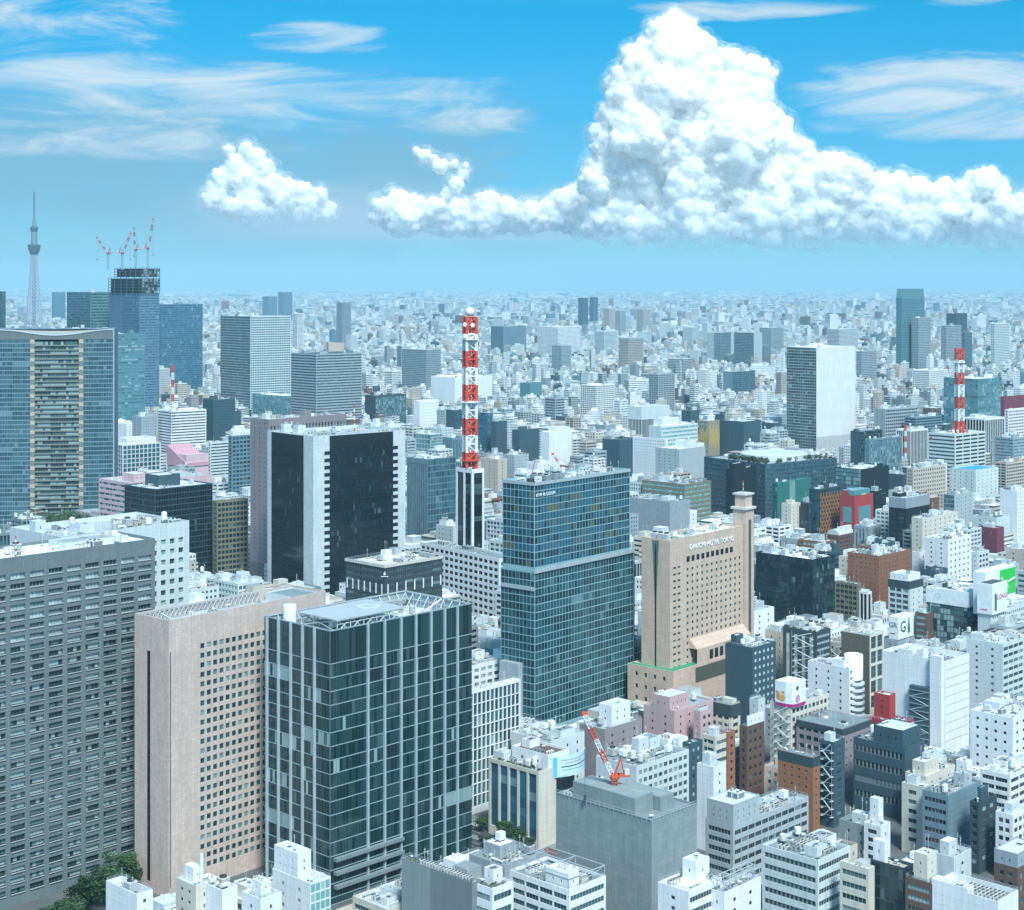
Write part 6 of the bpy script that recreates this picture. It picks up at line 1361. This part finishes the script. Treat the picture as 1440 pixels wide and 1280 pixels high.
for q, i in enumerate(chosen):
    X, D, a, c, H = cand[i]; pc = wpick(PAL); ps = wpick(STY); px, py = CX+F*X/D, CY+F*(CAMH-H)/D; lvl = 2 if (cnt[i] > 260 and D < 900) else 1
    storeys = max(2, round(H/3.6)); rel = relation(px, py, D, H); nums = ['zero','one','two','three','four','five','six','seven','eight','nine','ten','eleven','twelve','thirteen','fourteen','fifteen','sixteen','seventeen']
    st_ = nums[storeys] if storeys < 18 else 'tall'
    rc_ = frng.choice([('pale','pale roof'),('light','grey roof'),('white','white roof'),('mid','dark roof'),('steel','bluish roof'),('green','green roof'),('sand','sandy roof')])
    opts = ['%s %s-storey building with %s %s' % (pc[1], st_, ps[1], rel), '%s building with %s and %s %s' % (pc[1], ps[1], rc_[1], rel), '%s %s-storey block, %s, %s, %s' % (pc[1], st_, ps[1], rc_[1], rel)]
    lab = next((o for o in opts if o not in used and len(o.split()) <= 16), None)
    if lab is None:
        for w_ in ('narrow','broad','squat','plain','weathered','slim','boxy','clean','stained','low'):
            lab = w_ + ' ' + ('%s building %s' % (pc[1], rel))
            if lab not in used and len(lab.split()) <= 16: break
    used.add(lab)
    nb = bldg('city_block' if H > 20 else 'low_building', lab, 0, px, py, 0, 0, ps[0], pc[0], frng.choice(['dark','dark','teal','curtain']), lvl, rc_[0], wa=a, wb=c, D=D, H=H, n=(11 if cnt[i] > 150 else 6 if cnt[i] > 40 else 3), capw=40, cat='building')
    if D < 1000 and H > 18 and frng.random() < .28: fire_stairs(nb)

# one mass for everything else, out to the horizon
MX = dict(b=[])
def mass():
    rows = []
    g = np.random.default_rng(5)
    for i in rest: X, D, a, c, H = cand[i]; rows.append((X, D, th0, a, c, H))
    def ring(d0, d1, s, hm, hs):
        n = int(.74*(d1*d1-d0*d0)/2/(s*s)); y = np.sqrt(g.uniform(d0*d0, d1*d1, n)); x = y*g.uniform(-.365, .365, n); th = th0 + g.choice([0, -.25, .3, .12, -.5], n, p=[.35,.2,.2,.15,.1])
        w_ = s*g.uniform(.42, .95, n); d = s*g.uniform(.4, .85, n); h = np.clip(g.lognormal(math.log(hm), hs, n), 5, 95); return np.stack([x, y, th, w_, d, h], 1)
    R_ = [np.array(rows)] if rows else []
    for a in ((2350, 4200, 21, 17, .48), (4200, 7500, 29, 15, .5), (7500, 14000, 48, 14, .5), (14000, 28000, 105, 13, .5), (28000, 70000, 260, 13, .5)): R_.append(ring(*a))
    tall = ring(3000, 16000, 420, 62, .35); tall[:, 3:5] = g.uniform(22, 46, (len(tall), 2)); R_.append(tall)
    T = np.concatenate(R_)
    keep = np.ones(len(T), bool)
    cs, sn = np.cos(T[:,2]), np.sin(T[:,2])
    for f, (hx, hy, hr) in zip(f_foot, hand_circ):           # keep clear of, and do not stand in front of, the placed buildings
        if hy > 1200:
            px0 = CX+F*T[:,0]/T[:,1]; xs = [CX+F*x/y for x, y in corners(*f[:5])]; top = CY+F*(CAMH-T[:,5])/T[:,1]; roof = CY+F*(CAMH-f[5])/f[1]; base = CY+F*CAMH/f[1]
            wpx = F*(T[:,3]+T[:,4])/T[:,1]*.75
            keep &= ~((np.hypot(T[:,0]-hx, T[:,1]-hy) < hr + T[:,3]))
            keep &= ~((T[:,1] < f[1]) & (px0+wpx > min(xs)) & (px0-wpx < max(xs)) & (top < roof+(base-roof)*.55))
    T = T[keep]; n = len(T)
    # penthouse boxes on the nearer ones
    m2 = (T[:,1] < 8000) & (g.random(n) < .75); Q = T[m2].copy(); k = g.uniform(.25,.5,len(Q)); c2, s2 = np.cos(Q[:,2]), np.sin(Q[:,2]); ox, oy = Q[:,3]*g.uniform(.05,.5,len(Q)), Q[:,4]*g.uniform(.05,.5,len(Q))
    base0 = np.concatenate([np.zeros(n), Q[:,5]]); Q[:,0] += c2*ox-s2*oy; Q[:,1] += s2*ox+c2*oy; Q[:,3] *= k; Q[:,4] *= k; Q[:,5] += g.uniform(2.5,6,len(Q)); own = np.concatenate([np.arange(n), np.nonzero(m2)[0]])
    T2 = np.concatenate([T, Q]); N = len(T2); cs, sn = np.cos(T2[:,2]), np.sin(T2[:,2]); X, Y, W_, D_, H = T2[:,0], T2[:,1], T2[:,3], T2[:,4], T2[:,5]
    V = np.zeros((N, 8, 3))
    for i, (u, v) in enumerate(((0,0),(1,0),(1,1),(0,1))):
        for z in (0, 1): V[:, i+4*z, 0] = X+cs*W_*u-sn*D_*v; V[:, i+4*z, 1] = Y+sn*W_*u+cs*D_*v; V[:, i+4*z, 2] = H if z else base0
    fq = np.array([(0,1,5,4),(1,2,6,5),(2,3,7,6),(3,0,4,7),(4,5,6,7)]); FQ = (fq[None]+8*np.arange(N)[:,None,None]).reshape(-1, 4)
    pal = np.array([COLS[k] for k in ('white','pale','light','cream','mid','slate','sand','steel','brown','tan','brick','teal','pearl')]); pw = np.array([46,20,8,12,3,3,5,4,2,2,1,2,8], float)
    ci = g.choice(len(pal), n, p=pw/pw.sum()); colr = (pal[ci]*g.uniform(.75,1.12,(n,1)))[own]; roofc = np.array([COLS[k] for k in ('white','white','pale','pale','light','light','steel','sand','mid')])[g.integers(0,9,n)][own]*g.uniform(.7,1.1,(N,1))
    isP = np.arange(N) >= n
    fc = np.repeat(colr[:,None,:], 5, 1); fc[:,4,:] = roofc; sty = g.random(n)[own]; sty = np.where(isP, 0.0, sty*.9+.05)
    me = bpy.data.meshes.new('distant_city'); me.vertices.add(N*8); me.vertices.foreach_set('co', V.reshape(-1)); me.loops.add(N*20); me.loops.foreach_set('vertex_index', FQ.reshape(-1)); me.polygons.add(N*5); me.polygons.foreach_set('loop_start', np.arange(0, N*20, 4)); me.polygons.foreach_set('loop_total', np.full(N*5, 4)) if False else None
    me.update(calc_edges=True)
    ca = me.attributes.new('wall', 'FLOAT_COLOR', 'FACE'); ca.data.foreach_set('color', np.concatenate([fc.reshape(-1,3), np.repeat(sty,5)[:,None]],1).reshape(-1).astype(np.float32))
    uv = np.zeros((N,5,4,2)); 
    for i in range(4): wd = W_ if i % 2 == 0 else D_; uv[:,i,1,0] = wd; uv[:,i,2,0] = wd; uv[:,i,2,1] = H-base0; uv[:,i,3,1] = H-base0
    uv[:,4] = -10
    ul = me.uv_layers.new(name='metres'); ul.data.foreach_set('uv', uv.reshape(-1).astype(np.float32)); me.polygons.foreach_set('use_smooth', np.zeros(N*5, bool)); me.materials.append(mass_mat())
    o = bpy.data.objects.new('distant_city', me); COL.objects.link(o); tag(o, 'dense pale city of countless small buildings reaching to the horizon', 'city', kind='stuff'); print('mass', N)
def mass_mat():
    m, k, b = new_mat('distant_city'); a = k.n('ShaderNodeAttribute', attribute_name='wall'); u = k.n('ShaderNodeUVMap', uv_map='metres').outputs[0]; sp = k.n('ShaderNodeSeparateXYZ'); k.put(sp.inputs[0], u); ux, uy = sp.outputs[:2]; s = a.outputs['Alpha']
    fl = k.math('FRACT', k.math('DIVIDE', uy, 3.5)); row = k.math('MULTIPLY', k.math('GREATER_THAN', fl, .36), k.math('LESS_THAN', fl, .80))
    fb = k.math('FRACT', k.math('DIVIDE', ux, k.math('ADD', 2.2, k.math('MULTIPLY', s, 3.0)))); colm = k.math('MAXIMUM', k.math('MULTIPLY', k.math('GREATER_THAN', fb, .22), k.math('LESS_THAN', fb, .74)), k.math('GREATER_THAN', s, .62))
    win = k.math('MULTIPLY', k.math('MULTIPLY', row, colm), k.math('MULTIPLY', k.math('GREATER_THAN', s, .02), k.math('GREATER_THAN', uy, -1)))
    cell = k.n('ShaderNodeTexWhiteNoise', noise_dimensions='3D'); k.put(cell.inputs[0], k.vec(k.math('FLOOR', k.math('DIVIDE', ux, 3.0)), k.math('FLOOR', k.math('DIVIDE', uy, 3.5)), s))
    g = k.mix(cell.outputs[0], (.012,.03,.035), (.09,.15,.16)); win = k.math('MULTIPLY', win, k.math('ADD', .45, k.math('MULTIPLY', k.math('LESS_THAN', s, .85), .5)))
    p = k.n('ShaderNodeTexCoord').outputs['Object']; n = k.noise(p, .15, 4.0, .65); f = k.math('ADD', k.math('MULTIPLY', n, .5), .75)
    c = k.mix(1.0, a.outputs['Color'], k.vec(f, f, f), 'MULTIPLY'); c = k.mix(win, c, g); k.put(b.inputs['Base Color'], c); b.inputs['Roughness'].default_value = .7; return m
mass()
# scattered parks and groves between the far buildings
def groves():
    g = random.Random(12); pts = []
    for px, py, n in ((1235,528,26),(1262,536,20),(1312,500,8),(1428,508,10),(832,475,10),(520,690,5),(1390,520,8),(1150,500,6),(700,530,5),(1170,480,8),(960,470,8),(1000,440,8),(300,470,6),(560,455,6)):
        c = ground_at(px, py)
        for _ in range(n): pts.append((c.x+g.gauss(0, c.y*.012), c.y+g.gauss(0, c.y*.02), 7, g.uniform(7, 12)*(c.y/4000)**.3))
    tag(leafy('far_trees', pts, None, 4, 2.4, 120), 'dark green groves scattered among the far buildings', 'trees', kind='stuff')
groves()

# ================================================================== clouds: heaped cumulus far behind the city
def cloud_mat(base, fade):
    m, k, b = new_mat('cloud'); p = k.n('ShaderNodeTexCoord').outputs['Object']
    b.inputs['Base Color'].default_value = (.91,.91,.89,1); b.inputs['Roughness'].default_value = 1.0; b.inputs['Specular IOR Level'].default_value = 0
    b.inputs['Subsurface Weight'].default_value = 1.0; b.inputs['Subsurface Radius'].default_value = (1, 1, 1); b.inputs['Subsurface Scale'].default_value = 520.0
    bp = k.n('ShaderNodeBump'); bp.inputs['Strength'].default_value = .5; bp.inputs['Distance'].default_value = 120; k.put(bp.inputs['Height'], k.noise(p, .005, 6.0, .68)); k.put(b.inputs['Normal'], bp.outputs[0])
    sp = k.n('ShaderNodeSeparateXYZ'); k.put(sp.inputs[0], p); n = k.noise(p, .0011, 5.0, .6)
    z = k.math('ADD', sp.outputs[2], k.math('MULTIPLY', k.math('SUBTRACT', n, .5), fade*1.6))       # ragged base that thins out
    k.put(b.inputs['Alpha'], k.step(z, base, base+fade)); return m
def veil_mat(am, base, fade):
    m, k, b = new_mat('cloud_veil'); p = k.n('ShaderNodeTexCoord').outputs['Object']; b.inputs['Base Color'].default_value = (.91,.91,.89,1); b.inputs['Roughness'].default_value = 1.0; b.inputs['Specular IOR Level'].default_value = 0
    sp = k.n('ShaderNodeSeparateXYZ'); k.put(sp.inputs[0], p); n = k.noise(p, .0035, 6.0, .65)
    k.put(b.inputs['Alpha'], k.math('MULTIPLY', k.math('MULTIPLY', k.step(n, .38, .66), am), k.step(sp.outputs[2], base, base+fade*1.3))); return m
def lattice_noise(P, seed):
    g = np.random.default_rng(seed); T = g.uniform(-1, 1, (32, 32, 32)); i = np.floor(P).astype(int); f = P-i; f = f*f*(3-2*f); r = 0
    for dx in (0, 1):
        for dy in (0, 1):
            for dz in (0, 1): r = r + T[(i[...,0]+dx) % 32, (i[...,1]+dy) % 32, (i[...,2]+dz) % 32]*np.abs(1-dx-f[...,0])*np.abs(1-dy-f[...,1])*np.abs(1-dz-f[...,2])
    return r
def cloud(name, label, D, blobs, seed, kids, base, fade):
    """fractal heap of puffs: blobs are (px, py, radius px)"""
    import bmesh
    g = np.random.default_rng(seed); k = D/F
    def ico(n):
        bm = bmesh.new(); bmesh.ops.create_icosphere(bm, subdivisions=n, radius=1); v = np.array([q.co[:] for q in bm.verts]); f = np.array([[q.index for q in t.verts] for t in bm.faces]); bm.free(); return v, f
    L = [np.array([((x-CX)*k, D+g.normal(0, r*k*.28), CAMH+(CY-y)*k, r*k*.92) for x, y, r in blobs])]
    for lev, nk in enumerate(kids):
        par = np.repeat(L[-1], nk, 0); d = g.normal(size=(len(par), 3)); d[:,2] += .30; d[:,1] -= .55; d /= np.linalg.norm(d, axis=1)[:,None]
        rr = par[:,3]*g.uniform(.17, .38, len(par)); L.append(np.concatenate([par[:,:3]+d*(par[:,3]*g.uniform(.82,.98,len(par)))[:,None], rr[:,None]], 1))
    VV, FF, off = [], [], 0
    for lev, P in enumerate(L):
        bv, bf = ico(4 if lev == 0 else 3 if lev == 1 else 2 if lev == 2 else 1)
        P = P[P[:,2]+P[:,3] > CAMH+(CY-base)*k]
        n = len(P); V = bv[None]*P[:,3][:,None,None]*g.uniform(.85,1.12,(n,1,3)) + P[:,None,:3]
        if lev < 3:
            for fr, am in ((1.9, .20), (4.3, .10)): q = bv[None]*fr + g.uniform(0, 30, (n,1,3)); V = V + bv[None]*(lattice_noise(q, 3)*am)[...,None]*P[:,3][:,None,None]
        VV.append(V.reshape(-1, 3)); FF.append((bf[None]+len(bv)*np.arange(n)[:,None,None]).reshape(-1, 3)+off); off += n*len(bv)
    V = np.concatenate(VV); FQ = np.concatenate(FF); nf = len(FQ)
    me = bpy.data.meshes.new(name); me.vertices.add(len(V)); me.vertices.foreach_set('co', V.reshape(-1)); me.loops.add(nf*3); me.loops.foreach_set('vertex_index', FQ.reshape(-1)); me.polygons.add(nf); me.polygons.foreach_set('loop_start', np.arange(0, nf*3, 3)); me.update(calc_edges=True)
    me.polygons.foreach_set('use_smooth', np.ones(nf, bool)); me.materials.append(cloud_mat(CAMH+(CY-base)*k, fade*k))
    o = bpy.data.objects.new(name, me); COL.objects.link(o); md = o.modifiers.new('skin', 'REMESH'); md.mode = 'VOXEL'; md.voxel_size = 38.0; md.use_smooth_shade = True
    sm = o.modifiers.new('soften', 'SMOOTH'); sm.factor = .5; sm.iterations = 1
    m2 = bpy.data.meshes.new_from_object(o.evaluated_get(bpy.context.evaluated_depsgraph_get())); o.modifiers.clear(); o.data = m2; bpy.data.meshes.remove(me); m2.name = name
    tag(o, label, 'cloud'); print(name, nf, len(m2.polygons))
    for off, am in ((70.0, .26), (160.0, .15)):      # thin vapour round the heap
        n = len(m2.vertices); co = np.empty(n*3); m2.vertices.foreach_get('co', co); no = np.empty(n*3); m2.vertex_normals.foreach_get('vector', no)
        co = co.reshape(-1,3); no = no.reshape(-1,3); d = off*(1 + .9*lattice_noise(co/420.0 % 1000, 9))
        m3 = m2.copy(); m3.vertices.foreach_set('co', (co + no*d[:,None]).reshape(-1)); m3.materials.clear(); m3.materials.append(veil_mat(am, CAMH+(CY-base)*k, fade*k)); m3.update(); place('vapour_veil', m3, o)
TOWER = [(1038,186,46),(1052,178,38),(925,108,30),(948,32,18),(930,48,22),(965,50,24),(985,66,22),(915,72,26),(945,80,36),(890,82,20),(985,100,40),(1030,92,26),(1055,104,28),(1078,106,16),(900,112,36),(862,118,15),(940,135,46),(1000,145,50),(1048,140,34),(1070,128,20),(885,150,38),(862,165,24),(845,188,18),(1075,165,24),(1092,185,26),
    (900,195,48),(960,200,55),(1030,205,55),(1085,215,42),(1122,215,20),(868,215,34),(850,240,30),(838,262,26),(900,250,50),(970,262,58),(1050,268,55),(1115,262,46),(1160,250,32),(1180,236,20),(1195,262,40),(1240,272,30),(1262,262,22),(1285,275,26),(1310,282,24),(1345,280,24),(1372,262,22),(1388,252,18),(1400,268,20),(1330,262,14),(1215,248,16),(1150,300,40),(1050,305,40),(960,302,40),(1240,300,30),(1330,303,24),(880,285,34)]
BASEROW = [(1030+i*24, 306+(i*i*7)%19, 22+(i*i*5)%21) for i in range(18)]+[(840+i*26, 314+(i*i*5)%14, 26+(i*7)%9) for i in range(8)]
BANK = [(530+i*19, 306+(i*i*5)%13, 13+(i*i*3)%13) for i in range(18)]+[(535,290,15),(560,284,18),(585,292,18),(610,296,20),(645,298,20),(680,294,22),(712,298,20),(745,302,18),(770,296,20),(795,286,22),(815,282,24),(835,292,24),(690,280,13),(550,305,16),(600,312,16),(660,312,16),(720,314,14),(780,310,16),
    (585,213,6),(597,219,10),(611,224,7),(621,235,12),(639,231,7),(651,246,9),(641,261,12),(628,272,8),(655,233,5),(640,282,7)]
SMALL = [(300,284,16),(330,296,18),(360,302,20),(395,304,20),(430,306,18),(460,306,14),(322,212,9),(345,210,11),(360,222,15),(330,232,17),(372,238,16),(310,250,14),(345,256,22),(380,262,20),(405,264,14),(425,268,14),(450,276,13),(300,264,12),(400,284,18),(435,292,16),(350,280,18),(465,292,10),(310,276,12)]
cloud('cumulus_cloud', 'towering white cumulonimbus heaped up right of centre', 52000, TOWER+BASEROW, 4, (24, 10, 6), 366, 88)
cloud('cumulus_cloud', 'low bank of small cumulus trailing left from the towering cloud', 56000, BANK, 6, (20, 8, 4), 352, 56)
cloud('cumulus_cloud', 'small separate cumulus puff over the left of the skyline', 50000, SMALL, 8, (20, 8, 4), 334, 76)

# ================================================================== air
def haze():
    mb = MB(); R_, top = 146000.0, 730.0; mb.box(-R_, R_, -R_, R_, -1.0, top)
    m = bpy.data.materials.new('haze'); m.use_nodes = True; m.node_tree.nodes.clear(); k = NT(m.node_tree); out = k.n('ShaderNodeOutputMaterial'); v = k.n('ShaderNodeVolumePrincipled'); v.inputs['Color'].default_value = (.46,.755,.91,1); v.inputs['Density'].default_value = HAZE; v.inputs['Anisotropy'].default_value = -0.15
    k.nt.links.new(v.outputs[0], out.inputs['Volume']); tag(mb.obj('haze', m), 'pale blue haze lying over the city', 'haze', kind='stuff')
HAZE = 3.9e-5
haze()
